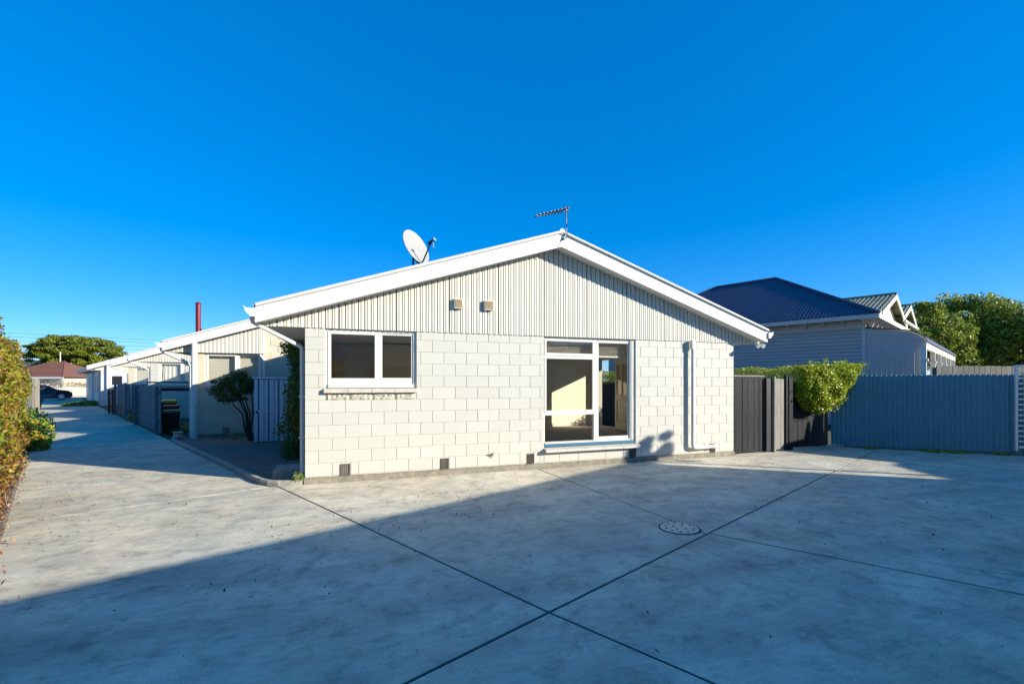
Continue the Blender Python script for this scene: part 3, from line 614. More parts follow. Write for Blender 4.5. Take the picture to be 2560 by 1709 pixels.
# blinds, kitchen cupboards seen through the glass
def blind(name, label, x0, x1, z0, z1, y=0.19):
    b = thing(name, label, 'blind', (x0, y, z1)); w = x1-x0; n = int((z1-z0)/0.024)
    bx('head_rail', M['blind'], b, 0, w, -0.015, 0.02, -0.03, 0)
    sm = MB().hexa([(0, -0.012, 0), (w, -0.012, 0), (w, 0.012, 0.006), (0, 0.012, 0.006), (0, -0.012, 0.0015), (w, -0.012, 0.0015), (w, 0.012, 0.0075), (0, 0.012, 0.0075)]).mesh('slat', M['blind'])
    for i in range(n): link('slat', sm, b, (0, 0, -0.045-0.024*i))
    bx('bottom_rail', M['blind'], b, 0, w, -0.013, 0.013, -(z1-z0)-0.03, -(z1-z0)+0.0)
    for q in (0.12*w, 0.5*w, 0.88*w): MB().tube([(q, -0.014, -(z1-z0)), (q, -0.014, -0.02)], 0.002, 4).build('cord', M['blind'], b)
blind('venetian_blind', 'cream venetian blind drawn up behind the left top pane of tall window', 4.14, 5.12, 2.16, 2.44)
blind('venetian_blind', 'cream venetian blind drawn up behind the right pane of tall window', 5.26, 5.90, 2.12, 2.44)
kc = thing('kitchen_cupboard', 'tall cream kitchen cupboard with dark handles behind the left window', 'cupboard', (1.25, 2.7, 0.25))
bx('carcass', M['cab'], kc, 0, 1.6, 0.022, 0.59, 0, 2.2)
for a, b, c, d in ((0.01, 0.79, 0.08, 1.3), (0.81, 1.59, 0.08, 1.3), (0.01, 0.79, 1.33, 2.18), (0.81, 1.59, 1.33, 2.18)):
    o = bx('cupboard_door', M['cab'], kc, a, b, 0, 0.02, c, d); bx('handle', M['darkmetal'], o, (a+b)/2-0.08, (a+b)/2+0.08, -0.02, -0.002, d-0.08 if c < 1 else c+0.05, d-0.065 if c < 1 else c+0.065)
bn = thing('kitchen_bench', 'cream kitchen bench under the left window', 'bench', (0.16, 0.2, 0.25)); bx('carcass', M['cab'], bn, 0, 3.5, 0, 0.55, 0, 0.85); bx('worktop', M['villatrim'], bn, -0.0, 3.52, -0.02, 0.6, 0.851, 0.89)

# ---- satellite dish and aerial on the near roof
sdh = thing('satellite_dish', 'grey oval satellite dish on a dark bracket above the near roof', 'dish', (1.82, 1.1, zrt(1.82)+0.03)); sdh.scale = (0.88, 0.88, 0.88)
MB().tube([(0, 0, 0), (0, 0, 0.62)], 0.022, 10).tube([(0, 0, 0.3), (-0.34, 0.02, -0.085)], 0.012, 6).tube([(0, 0, 0.25), (0.1, 0.3, 0.03)], 0.012, 6).build('mast', M['darkmetal'], sdh)
dm = MB(); n = 32; v = []; f = []
rings = [(0.0, 0.0), (0.1, 0.004), (0.2, 0.018), (0.3, 0.041), (0.36, 0.06), (0.372, 0.062), (0.372, 0.05), (0.36, 0.046), (0.2, 0.004), (0.0, -0.014)]
for r, z in rings:
    for k in range(n): a = 2*math.pi*k/n; v.append((r*math.cos(a), r*1.1*math.sin(a), z))
for i in range(len(rings)-1):
    for k in range(n): f.append((i*n+k, i*n+(k+1) % n, (i+1)*n+(k+1) % n, (i+1)*n+k))
dm.add(v, f, 0, True); do = dm.build('reflector', M['dish'], sdh)
dn = Vector((0.60, -0.72, 0.38)).normalized(); upv = Vector((0, 0, 1)); ax = upv.cross(dn).normalized(); ay = dn.cross(ax)
c0 = Vector((0.02, -0.05, 0.72))
do.matrix_local = Matrix(((ax.x, ay.x, dn.x, c0.x), (ax.y, ay.y, dn.y, c0.y), (ax.z, ay.z, dn.z, c0.z), (0, 0, 0, 1)))
pb = c0-ay*0.39+dn*0.05; pl = c0+dn*0.50-ay*0.12
MB().tube([tuple(pb-dn*0.05), tuple(pb+dn*0.06), tuple(pl-ay*0.05-dn*0.1), tuple(pl)], 0.016, 8).tube([(0, 0, 0.55), tuple(pb-dn*0.05)], 0.03, 8).build('feed_arm', M['darkmetal'], sdh)
MB().tube([tuple(pl-dn*0.12), tuple(pl+dn*0.02)], 0.032, 10).build('feed_horn', M['darkmetal'], sdh)
MB().tube([tuple(pl+dn*0.02), tuple(pl+dn*0.07)], 0.036, 10).build('horn_cap', M['dish'], sdh)
MB().tube([tuple(pl), tuple(pl+Vector((0.03, 0, -0.1))), tuple(pl+Vector((0.06, 0, -0.16))), tuple(pl+Vector((0.0, 0, -0.12)))], 0.005, 5).build('cable', M['white'], sdh)
an = thing('tv_aerial', 'dark comb-shaped television aerial on a bent pole at the gable apex', 'aerial', (4.33, -0.33, 4.19))
MB().tube([(-0.03, 0.01, -0.02), (0.03, -0.01, 0.02), (0.06, -0.01, 0.11), (0.05, -0.01, 0.3), (0.03, -0.01, 0.53)], 0.013, 8).build('pole', M['darkmetal'], an)
p0 = Vector((0.07, 0.02, 0.55)); p1 = Vector((-0.60, -0.14, 0.30)); bd = (p1-p0).normalized(); cr = Vector((0.25, 0.95, 0.1)); cr = (cr-bd*cr.dot(bd)).normalized()
MB().beam(p0, p1, 0.026, 0.026).build('boom', M['darkmetal'], an)
for k in range(9):
    q = p0+(p1-p0)*(0.08+0.11*k); l = 0.13-0.006*k; MB().tube([tuple(q-cr*l), tuple(q+cr*l)], 0.009, 6).build('element', M['darkmetal'], an)
MB().beam(p0+Vector((0, 0, -0.03)), p0+Vector((0, 0, 0.05)), 0.05, 0.03).build('clamp', M['darkmetal'], an)
MB().tube([(0.05, -0.012, 0.2), (0.0, -0.02, -0.05), (-0.05, -0.02, -0.1), (-0.02, 0.0, -0.16)], 0.005, 5).build('cable', M['white'], an)

# ---- the units behind, each 7.6 m further and 3.56 m to the left
def unit(k, name, label, bm, curtain=None, x_end=4.3):
    h = thing(name, label, 'house', (-3.56*k, 7.6*k, 0), 0, 'attached units behind the near house')
    WO = (0.30, 1.73, 1.30, 2.47)
    holed(MB(), 0.012, 8.588, 0.0065, 0.14, 0.0, 2.47, [(0.30, 1.73, 1.39, 2.47)]).build('wall', bm, h)
    gb = MB(); q = [(1.8, 2.47), (8.59, 2.47), (8.59, zs(8.59)), (RX, zs(RX)), (1.8, zs(1.8))]; gb.prism(q, lambda a, z: (a, 0.013, z), lambda a, z: (a, 0.14, z)); gb.build('gable_wall', bm, h)
    vo = (0.75, 0.92, 0.09, 0.285)
    block_wall(h, 0, x_end if k == 1 else 2.2, lambda x: 2.462 if x < 1.85 else zs(x)-0.01, [WO, vo], bm, par=lambda x: k)
    vent_grille(h, 0.758, 0.912, 0.095, 0.28, M['vent'], y=-0.004)
    x = -0.60
    while x < 1.75:
        clad_board(x+0.011, x+0.0993, 2.452, zs, -0.075).build('cladding_board', M['clad'], h); x += 0.0993
    bx('corner_trim', M['white'], h, 1.79, 1.85, -0.085, -0.001, 2.44, zs(1.85)-0.005)
    gb = MB(); q = [(-0.58, 2.475), (1.79, 2.475), (1.79, zs(1.79)), (-0.58, zs(-0.58))]; gb.prism(q, lambda a, z: (a, -0.04, z), lambda a, z: (a, 0.012, z)); gb.build('gable_backing', M['cladgap'], h)
    bx('foundation', M['found'], h, -0.005, 8.6, -0.03, 0.02, -0.04, 0.1)
    bx('side_wall', bm, h, 0.005, 0.14, 0.141, 7.2, 0.0, 2.474); bx('ceiling', M['ceil'], h, 0.141, 8.5, 0.141, 7.2, 2.474, 2.494); bx('interior_wall', M['wall_in'], h, 0.142, 5, 2.4, 2.5, 0.1, 2.473)
    roof_parts(h, 7.25); casement(h, gm=M['glass']); sill_course(h, 0.30, 1.73, 1.425)
    MB().tube([(-0.72, -0.12, 2.57), (-0.70, -0.11, 2.49), (-0.62, -0.09, 2.43), (-0.15, 0.05, 2.17), (-0.06, 0.085, 2.08), (-0.06, 0.085, 0.0)], 0.042, 8).build('downpipe', M['white'], h)
    return h
u1 = unit(1, 'block_house', 'beige block unit just behind the near house with red flue on its roof', M['block_beige'])
u2 = unit(2, 'block_house', 'cream block unit with net curtains behind the grey driveway fence', M['block'])
u3 = unit(3, 'block_house', 'beige block unit third back from the near house', M['block_beige'])
MB().tube([(1.72, -0.03, 2.42), (1.83, -0.06, 2.28), (1.84, -0.06, 2.2), (1.84, -0.06, 0.1)], 0.035, 8).build('waste_pipe', M['white'], u1)
MB().tube([(0.10, -0.22, 0.0), (0.10, -0.22, 2.72)], 0.075, 16).build('round_post', M['white'], u1)
def hung(name, label, cat, k, kind):
    t = thing(name, label, cat, (-3.56*k+0.36, 7.6*k+0.17, 1.56))
    if kind == 'curtain':
        for a, b in ((0.0, 0.62), (0.76, 1.30)):
            m = MB(); n = 44; v = []; f = []
            for i in range(n+1):
                x = a+(b-a)*i/n; y = 0.022*math.sin(i*1.25)+0.01*math.sin(i*0.6)
                for j, z in enumerate((0.0, 0.45, 0.9)): v.append((x+(0.05*(1-j/2) if x-a < 0.1 else 0), y, z))
            for i in range(n):
                for j in range(2): q = 3*i+j; f.append((q, q+3, q+4, q+1))
            m.add(v, f, 0, True); m.build('drape', M['curtain'], t)
        MB().tube([(-0.02, 0, 0.9), (1.32, 0, 0.9)], 0.01, 6).build('rail', M['white'], t)
    else:
        sm = MB().box(0, 1.3, -0.002, 0.002, 0, 0.05).mesh('slat', M['blind'])
        for i in range(16): link('slat', sm, t, (0, 0.01*(i % 2), 0.03+0.054*i)).rotation_euler = (R(20), 0, 0)
        bx('head_rail', M['white'], t, 0, 1.3, -0.02, 0.02, 0.88, 0.92)
    return t
hung('window_blind', 'white slatted blind closed in the window of the unit with red flue', 'blind', 1, 'blind')
hung('net_curtain', 'white net curtains hanging in the unit window behind grey fence', 'curtain', 2, 'curtain')
hung('window_blind', 'pale blind closed in the window of the third unit back', 'blind', 3, 'blind')
fl = thing('red_flue', 'tall glossy red flue pipe standing on the second unit roof', 'flue', (-4.0, 9.8, 3.15))
MB().tube([(0, 0, 0.0), (0, 0, 1.0)], 0.075, 16).build('pipe', M['red'], fl); MB().lathe([(0.075, 1.0), (0.08, 1.0), (0.078, 1.04), (0.05, 1.075), (0.0, 1.09)], 16).build('cap', M['red'], fl)
MB().tube([(0.09, 0, 0), (0.09, 0, 0.22)], 0.02, 6).build('bracket', M['red'], fl)
# last unit, skewed along the driveway, blue-white side wall
LU = thing('end_unit', 'last pale unit at the street end with side wall along the driveway', 'house', (-15.35, 31.3, 0))
sk = lambda x, y, z: (x-0.48*y, y, z)
def skbox(name, m, x0, x1, y0, y1, z0, z1): return MB().hexa([sk(x0, y0, z0), sk(x1, y0, z0), sk(x1, y1, z0), sk(x0, y1, z0), sk(x0, y0, z1), sk(x1, y0, z1), sk(x1, y1, z1), sk(x0, y1, z1)]).build(name, m, LU)
skbox('wall', M['white'], 0, 8.6, 0.02, 15.5, 0, 2.45)
block_wall(LU, 0, 1.2, lambda x: 2.45, [(0.55, 1.2, 1.2, 2.2)], M['white'])
m = MB(); 
for a, b in ((-0.66, 4.3), (4.3, 9.2)):
    za, zb2 = zrt(a)-0.03, zrt(b)-0.03
    m.hexa([sk(a, -0.3, za), sk(b, -0.3, zb2), sk(b, 16, zb2), sk(a, 16, za), sk(a, -0.3, za+0.08), sk(b, -0.3, zb2+0.08), sk(b, 16, zb2+0.08), sk(a, 16, za+0.08)])
m.build('roof', M['roof_grey'], LU)
MB().hexa([(-0.64, -0.31, zbb(-0.64)), (4.3, -0.31, zbb(4.3)), (4.3, -0.28, zbb(4.3)), (-0.64, -0.28, zbb(-0.64)), (-0.64, -0.31, zrt(-0.64)+0.04), (4.3, -0.31, zrt(4.3)+0.04), (4.3, -0.28, zrt(4.3)+0.04), (-0.64, -0.28, zrt(-0.64)+0.04)]).build('barge_board', M['white'], LU)
MB().prism([(-0.3, 2.45), (4.3, 2.45), (4.3, zs(4.3)), (-0.3, zs(-0.3))], lambda a, z: (a, -0.01, z), lambda a, z: (a, 0.015, z)).build('gable_cladding', M['clad'], LU)
skbox('eave_soffit', M['soffit'], -0.62, -0.01, -0.2, 15.9, 2.44, 2.46)
skbox('gutter', M['white'], -0.78, -0.66, -0.32, 16, 2.52, 2.66)
for y in (2.0, 4.0, 7.5, 10.5):
    o = skbox('window', M['darkmetal'], -0.012, -0.002, y, y+1.1, 0.9, 2.1); skbox('window_trim', M['white'], -0.03, -0.012, y-0.08, y, 0.8, 2.2)
for y in (0.3, 6.2): MB().tube([sk(-0.06, y, 2.45), sk(-0.06, y, 0.0)], 0.045, 8).build('downpipe', M['white'], LU)
bx('window', M['darkmetal'], LU, 0.62, 1.2, -0.012, 0.01, 1.45, 2.05); bx('window_trim', M['white'], LU, 0.5, 0.62, -0.03, 0.0, 1.1, 2.2); bx('window_trim', M['white'], LU, 0.62, 1.2, -0.03, 0.0, 1.25, 1.44)
MB().tube([(0.42, -0.1, 0), (0.42, -0.1, 3.15)], 0.075, 10).build('round_post', M['white'], LU)
# ---- beside the second unit: steel locker, leaning shrub, creeper, bucket
lk = thing('steel_locker', 'pale ribbed steel garden locker between the shrub and the creeper', 'locker', (-1.72, 5.85, 0.01))
bx('body', M['fencegrey'], lk, 0.02, 0.98, 0.03, 0.55, 0, 1.68)
for i in range(8):
    a = 0.02+0.12*i; w = 0.105 if i % 2 else 0.085
    MB().hexa([(a, 0.0, 0.02), (a+w, 0.0, 0.02), (a+w, 0.028, 0.02), (a, 0.028, 0.02), (a, 0.0, 1.66), (a+w, 0.0, 1.66), (a+w, 0.028, 1.66), (a, 0.028, 1.66)]).build('front_panel', M['shed'], lk)
bx('top_cap', M['shed'], lk, -0.02, 1.02, -0.03, 0.6, 1.68, 1.73)
bx('latch_bar', M['shed'], lk, 0.02, 0.36, -0.018, -0.001, 0.80, 0.85); bx('padlock', M['darkmetal'], lk, 0.06, 0.11, -0.035, -0.019, 0.77, 0.83)
sh = thing('leaning_shrub', 'dark green shrub with bare leaning stems in front of beige unit', 'shrub', (-1.85, 6.3, 0))
mb = MB()
for dx, dy, tx, tz in ((0, 0, -0.30, 1.15), (0.03, 0.05, -0.16, 1.05), (-0.05, 0.03, -0.38, 1.0), (0.06, 0, -0.04, 1.2), (0.0, 0.08, -0.24, 1.1)):
    mb.tube([(dx, dy, 0), (dx-0.06+tx*0.1, dy, 0.3), (dx+tx*0.45, dy+0.03, 0.75), (dx+tx, dy, tz), (dx+tx*1.3, dy, tz+0.35)], [0.03, 0.026, 0.022, 0.016, 0.006], 7)
mb.build('stem', M['bark'], sh)
C = []; Rr = []
for i in range(60):
    a = rng.random()*6.28; q = math.sqrt(rng.random()); C.append((-0.40+0.48*q*math.cos(a), 0.36*q*math.sin(a), 1.56+0.36*(1-q*q)*(1 if rng.random() > 0.4 else -0.8)-0.13*rng.random()+(-0.12 if math.cos(a) < -0.5 else 0))); Rr.append((0.15, 0.14, 0.12))
for i in range(8): a = rng.random()*6.28; C.append((-0.40+0.52*math.cos(a), 0.3*math.sin(a), 1.50+0.12*max(-1, min(1, rng.normal())))); Rr.append((0.09, 0.09, 0.07))
for i in range(7): C.append((-0.72+0.09*i, rng.normal()*0.1, 1.20-0.03*i*(i<4)+rng.normal()*0.07)); Rr.append((0.12, 0.1, 0.05))
leaf_obj('crown', clumps(C, Rr, 130, 0.3), 0.045*(0.7+0.6*rng.random(75*130)), [M['lf_bush'], M['lf_tree']], [0.8, 0.2], sh)
cp = thing('wall_creeper', 'dark green creeper climbing the side wall behind the left downpipe', 'creeper', (-0.02, 2.4, 0))
P = []
while len(P) < 21000:
    y, z = rng.random()*3.6, rng.random()*2.44
    dep = 0.26+0.50*(0.55+0.45*math.sin(2.1*z+1.2*y+0.5))*(1 if z < 1.75 else 0.75)+0.10*math.sin(5*z+3*y)
    if z > 2.2: dep += 0.08
    if z < 0.5: dep *= 0.72
    P.append((-max(0.04, dep)*(1-0.75*rng.random()**2.2)*rng.uniform(0.85, 1.12), y, z))
leaf_obj('foliage', P, 0.062*(0.6+0.7*rng.random(len(P))), [M['lf_creep'], M['lf_bush'], M['lf_creep_y']], lambda A: np.where(rng.random(len(A)) < 0.22*np.exp(-((A[:, 2]-0.95)/0.55)**2), 2, np.where(rng.random(len(A)) < 0.4, 1, 0)), cp)
mb = MB()
for i in range(9):
    y = 0.3+i*0.36; mb.tube([(-0.03, y, 0), (-0.05, y+0.1*math.sin(i), 0.8), (-0.04, y+0.2*math.cos(i), 1.6), (-0.1, y+0.1, 2.4)], [0.018, 0.014, 0.01, 0.005], 5)
mb.build('stem', M['bark'], cp)
bk = thing('white_bucket', 'small white plastic bucket at the foot of round white post', 'bucket', (-3.72, 6.95, 0.0))
MB().lathe([(0.0, 0.01), (0.085, 0.01), (0.11, 0.24), (0.118, 0.24), (0.118, 0.25), (0.102, 0.25), (0.08, 0.02), (0, 0.02)], 16).build('pail', M['white'], bk); MB().lathe([(0.098, 0.13), (0.106, 0.135), (0.106, 0.15), (0.1, 0.155)], 16).build('rim', M['white'], bk)
def weed(name, label, loc, n, r, h, mats=None, w=(1,), sz=0.06, cat='plant', group=None, flowers=0):
    t = thing(name, label, cat, loc, 0, group); P = []
    for i in range(n): a = rng.random()*6.28; q = r*math.sqrt(rng.random()); P.append((q*math.cos(a), q*math.sin(a), h*(1-(q/r)**2*0.6)*(0.15+0.85*rng.random())))
    leaf_obj('foliage', P, sz*(0.6+0.8*rng.random(n)), mats or [M['lf_herb']], list(w), t, up=0.6)
    mb = MB()
    for i in range(6): a = i*1.05; mb.tube([(0, 0, 0), (r*0.5*math.cos(a), r*0.5*math.sin(a), h*0.7)], [0.008, 0.003], 4)
    mb.build('stem', M['twig'], t)
    if flowers:
        for i in range(flowers):
            a = rng.random()*6.28; q = r*math.sqrt(rng.random()); z = h*(1-(q/r)**2*0.6)+0.03
            c = np.array((q*math.cos(a), q*math.sin(a), z)); PP = c+np.stack([0.022*np.cos(np.arange(9)*0.7), 0.022*np.sin(np.arange(9)*0.7), np.zeros(9)], 1)
            leaf_obj('flower', PP, 0.06, [M['lf_flower'] if i % 3 else M['lf_yellow']], [1], t, up=3.0)
    return t
weed('garden_weed', 'thin green weed sprouting at the foot of leaning shrub', (-2.3, 6.6, 0), 130, 0.3, 0.3, [M['lf_herb'], M['lf_creep']], (1, 1), 0.05)
weed('garden_weed', 'tiny green weed at the corner foundation below left downpipe', (-0.10, -0.02, 0.06), 110, 0.09, 0.16, None, (1,), 0.035)

# ---- fence panels, bins, clothes line along the driveway
def board_fence(name, label, a, b, h, m, post=True, bw=0.15, lean=0.0, group=None):
    a = Vector((*a, 0)); b = Vector((*b, 0)); L = (b-a).length; ang = math.atan2(b.y-a.y, b.x-a.x)
    t = thing(name, label, 'fence', tuple(a), ang, group); n = int(L/bw); ms = MB().cbox(0, bw-0.006, 0, 0.02, 0, h, 0.003).mesh('board', m)
    for i in range(n):
        o = link('board', ms, t, (i*L/n, random.uniform(-0.003, 0.003), 0.04+random.uniform(-0.012, 0.012))); o.rotation_euler = (0, 0, 0)
    for z in (0.35, h-0.2): bx('rail', m, t, 0, L, 0.021, 0.07, z, z+0.08)
    for q in (0.0, L-0.09): bx('post', m, t, q, q+0.09, 0.071, 0.16, -0.1, h)
    return t
FG = 'grey board fence panels along the driveway'
board_fence('board_fence', 'nearest blue-grey board fence panel along the driveway, beside wheelie bins', along(KB, 9.4, 0.1), along(KB, 14.4, 0.1), 1.46, M['fencegrey'], group=FG)
board_fence('board_fence', 'farther blue-grey board fence panel along the driveway, beside red palings', along(KB, 17.3, 0.1), along(KB, 22.1, 0.1), 1.5, M['fencegrey'], group=FG)
board_fence('board_fence', 'short grey fence return at the gap between driveway fence panels', along(KB, 17.2, 0.15), along(KB, 17.0, 1.6), 1.46, M['fencegrey'], group=FG)
board_fence('paling_fence', 'short red-brown paling fence at the far end of driveway fences', along(KB, 22.3, 0.05), along(KB, 24.0, 0.0), 1.2, M['redwood'], bw=0.12)
weed('driveway_weed', 'weed clump with orange flowers at the gap between driveway fence panels', (*along(KB, 15.7, 0.25), 0), 420, 0.42, 0.45, [M['lf_herb'], M['lf_creep']], (1, 1), 0.08, flowers=9)
weed('driveway_weed', 'low green weeds at the foot of the wheelie bins', (*along(KB, 9.7, 0.6), 0), 160, 0.28, 0.14, None, (1,), 0.06)
def bin_(name, label, loc, lid, rz, sc):
    t = thing(name, label, 'bin', loc, rz, 'wheelie bins behind the driveway fence'); t.scale = (0.8, 0.8, sc)
    MB().hexa([(-0.21, -0.2, 0.05), (0.21, -0.2, 0.05), (0.21, 0.24, 0.05), (-0.21, 0.24, 0.05), (-0.28, -0.33, 0.95), (0.28, -0.33, 0.95), (0.28, 0.33, 0.95), (-0.28, 0.33, 0.95)]).build('body', M['plastic_dark'], t)
    MB().hexa([(-0.30, -0.37, 0.951), (0.30, -0.37, 0.951), (0.30, 0.36, 0.951), (-0.30, 0.36, 0.951), (-0.27, -0.33, 1.04), (0.27, -0.33, 1.04), (0.28, 0.35, 1.07), (-0.28, 0.35, 1.07)]).build('lid', M[lid], t)
    for s in (-1, 1): MB().tube([(s*0.22, 0.24, 0.1), (s*0.27, 0.24, 0.1)], 0.1, 12).build('wheel', M['tyre'], t)
    MB().tube([(-0.25, 0.38, 0.98), (0.25, 0.38, 0.98)], 0.018, 6).build('handle', M['plastic_dark'], t)
bin_('wheelie_bin', 'short black wheelie bin with green lid, nearest the driveway', (-4.72, 9.75, 0), 'lid_green', R(18), 0.68)
bin_('wheelie_bin', 'black wheelie bin with dark red lid, behind the green-lidded one', (-4.93, 10.40, 0), 'lid_red', R(14), 0.80)
bin_('wheelie_bin', 'tall black wheelie bin with yellow lid, rearmost of the three', (-5.22, 11.12, 0), 'lid_yellow', R(16), 0.94)
cl = thing('clothes_line', 'dark clothes line frame with a crossbar behind the bins', 'clothes line', (-4.55, 11.3, 0))
MB().beam((0, 0, 0), (0, 0, 1.58), 0.07, 0.07).build('post', M['darkmetal'], cl); MB().beam((-1.35, 0, 1.60), (0.9, 0, 1.60), 0.05, 0.05).build('crossbar', M['darkmetal'], cl)
MB().beam((-1.3, 0.03, 1.35), (1.0, 0.03, 1.35), 0.03, 0.1).build('brace', M['darkmetal'], cl)
MB().beam((0.62, 0, 0), (0.62, 0, 1.35), 0.12, 0.03).build('side_post', M['darkmetal'], cl)
ct = MB(); v = []; f = []
for i in range(7):
    for j in range(5): v.append((0.30+0.035*i-0.01*j*(3-i)*0.25, -0.035+0.012*math.sin(i*2.1), 1.56-0.09*j))
for i in range(6):
    for j in range(4): q = i*5+j; f.append((q, q+1, q+6, q+5))
ct.add(v, f, 0, True); o = ct.build('hanging_cloth', M['clothblue']); o.location = (-4.55, 11.3, 0); tag(o, 'blue cloth hanging from the dark clothes line', 'cloth')
weed('verge_plant', 'dark green grass clump at the foot of the last unit', (-16.6, 32.4, 0), 900, 1.3, 0.32, [M['lf_creep'], M['lf_herb']], (2, 1), 0.16)

# ------------------------------------------------------------------ left boundary: overgrown hedge, flowers, old fence
hg = thing('vine_hedge', 'tall yellow-green vine hedge with dry brown base along the driveway', 'hedge', (HB[0], HB[1], 0), math.atan2(U[1], U[0]))
# local x runs along the driveway, local +y is away from the driveway
P = []; Ty = []
N_ = 70000
while len(P) < N_:
    x = -1.2+9.6*rng.random(); z = 2.5*rng.random()
    front = 0.16-0.10*math.sin(1.3*x+0.4)+0.07*math.sin(4.1*x+2*z)+0.05*math.sin(7*z)-0.10*math.sin(z*1.35)+0.12*max(0, 0.5-z)
    top = 2.36+0.07*math.sin(2.2*x)+0.05*math.sin(5.7*x+1)
    if x > 7: top -= (x-7)*0.25
    if z > top: continue
    d = 0.5*rng.random()**2.4
    rnd = max(0.0, z-(top-0.35)); front += rnd*rnd*0.9
    P.append((x, front+d+rng.normal()*0.03, z)); Ty.append(d)
for i in range(5200):
    x = -1.2+9.2*rng.random(); P.append((x, 0.3+0.6*rng.random(), 2.30+0.1*rng.normal()*0.6+0.06*math.sin(2.2*x))); Ty.append(0)
P = np.array(P)
def hmat(A):
    q = rng.random(len(A)); z = A[:, 2]; dry = np.clip((0.95-z)/0.8, 0, 1)*0.80+0.20
    return np.where(q < dry, 2, np.where(rng.random(len(A)) < 0.55, 0, 1))
leaf_obj('foliage', P, 0.052*(0.55+0.75*rng.random(len(P))), [M['lf_hedge_y'], M['lf_hedge_g'], M['lf_hedge_b']], hmat, hg, nrm=np.tile((0, -0.6, 0.5), (len(P), 1)), asp=0.6)
mb = MB()
for i in range(420):                     # tangle of dry stems low in the hedge
    x = -1.1+8.6*rng.random(); z = 0.05+1.2*rng.random()**1.4; y = 0.03+0.2*rng.random()
    a = rng.normal(size=3)*np.array((0.16, 0.05, 0.14)); p = np.array((x, y, z)); mb.tube([tuple(p), tuple(p+a*0.6+rng.normal(size=3)*0.02), tuple(p+a*1.3)], [0.006, 0.005, 0.002], 4, False)
mb.build('dry_stem', M['twig'], hg)
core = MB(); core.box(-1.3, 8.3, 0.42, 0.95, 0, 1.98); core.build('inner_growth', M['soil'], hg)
sp_ = MB(); sp_.tube([(0.3, 0.3, 2.25), (0.34, 0.25, 2.45), (0.42, 0.15, 2.53), (0.55, 0.05, 2.53)], [0.006, 0.005, 0.004, 0.002], 5); sp_.build('shoot', M['bark'], hg)
lt = MB(); strip(lt, [along(HB, -3.0, -0.14), along(HB, 0, -0.14), along(HB, 5, -0.14), along(HB, 9.5, -0.14)], 0.34, -0.02, 0.035, 0.02); struct(lt.build('hedge_bed', M['soil']))
P = []
for i in range(3200): p = along(HB, rng.uniform(-3, 9.4), -0.14+rng.normal()*0.10); P.append((*p, 0.045+0.02*rng.random()))
struct(leaf_obj('hedge_litter', P, 0.05*(0.5+0.8*rng.random(len(P))), [M['lf_hedge_b'], M['lf_dry']], [0.6, 0.4], None, nrm=np.tile((0, 0, 1.5), (len(P), 1)), asp=0.5), 'stuff')['label'] = 'brown fallen leaves along the foot of the hedge'
FL = 'orange flower clumps along the hedge'
for i, (t_, s_, r_, h_, fl_) in enumerate(((8.6, 0.02, 0.36, 0.30, 30), (9.8, 0.0, 0.42, 0.36, 30), (11.0, 0.0, 0.5, 0.5, 16), (13.2, -0.1, 0.6, 0.62, 0), (15.6, -0.15, 0.7, 0.75, 3))):
    lab = ['orange flowering marigold clump nearest the camera at the hedge foot', 'second orange flowering marigold clump along the hedge', 'third leafy clump with few orange flowers along the driveway', 'leafy green bush without flowers beyond the marigolds', 'farthest tall green bush along the left driveway edge'][i]
    weed('marigold_clump' if fl_ else 'leafy_bush', lab, (*along(HB, t_, s_), 0), 620, r_, h_, [M['lf_herb'], M['lf_creep_y']], (3, 1), 0.10, 'plant', FL, fl_)
bf = board_fence('old_fence', 'weathered grey board fence on the left of the driveway beyond the hedge', along(HB, 40, -0.5), along(HB, 17, -0.5), 1.55, M['greywood'], bw=0.2)
for i, t_ in enumerate((24.0, 28.5)):
    o = MB().cbox(0, 0.16, 0, 0.16, 0, 1.78, 0.01).build('fence_post', M['greywood']); o.location = (*along(HB, t_, -0.2), 0)
    tag(o, ['nearer tall weathered fence post on the left of the driveway', 'farther tall weathered fence post on the left of the driveway'][i], 'post', 'weathered posts left of the driveway')

# ------------------------------------------------------------------ street end: car, low wall, house, big tree, hills, wires
car = thing('parked_car', 'black hatchback with silver wheels parked across the end of driveway', 'car', (*st(-0.1, -2.7), 0.0), math.atan2(0.40, 0.915))
prof = [(-2.0, 0.35), (-2.05, 0.75), (-1.9, 0.95), (-1.45, 1.38), (-0.3, 1.45), (0.35, 1.36), (0.95, 0.98), (1.75, 0.86), (2.02, 0.66), (2.05, 0.35)]
sec = []
mb = MB(); ys = (-0.85, -0.78, -0.6, 0.6, 0.78, 0.85); v = []; f = []
for j, y in enumerate(ys):
    for px_, pz in prof:
        inset = (0.0 if pz < 0.9 else (pz-0.9)*0.34)
        v.append((px_*(0.985 if abs(y) > 0.8 else 1), math.copysign(max(abs(y)-inset, 0.0), y), pz-(0.05 if abs(y) > 0.8 and pz < 0.9 else 0)))
n = len(prof)
for j in range(len(ys)-1):
    for i in range(n-1): f.append((j*n+i, j*n+i+1, (j+1)*n+i+1, (j+1)*n+i))
f += [tuple(range(n)), tuple(range((len(ys)-1)*n, len(ys)*n))]
mb.add(v, f, 0, True); mb.box(-1.95, 1.95, -0.8, 0.8, 0.2, 0.36); mb.build('body', M['carpaint'], car)
MB().add([(-1.3, -0.74, 1.0), (0.7, -0.79, 1.0), (0.25, -0.66, 1.32), (-1.1, -0.64, 1.34)], [(0, 1, 2, 3)]).build('side_window', M['darkmetal'], car)
MB().add([(0.98, -0.62, 1.0), (0.98, 0.62, 1.0), (0.42, 0.55, 1.355), (0.42, -0.55, 1.355)], [(0, 1, 2, 3)]).build('windscreen', M['glass_far'], car)
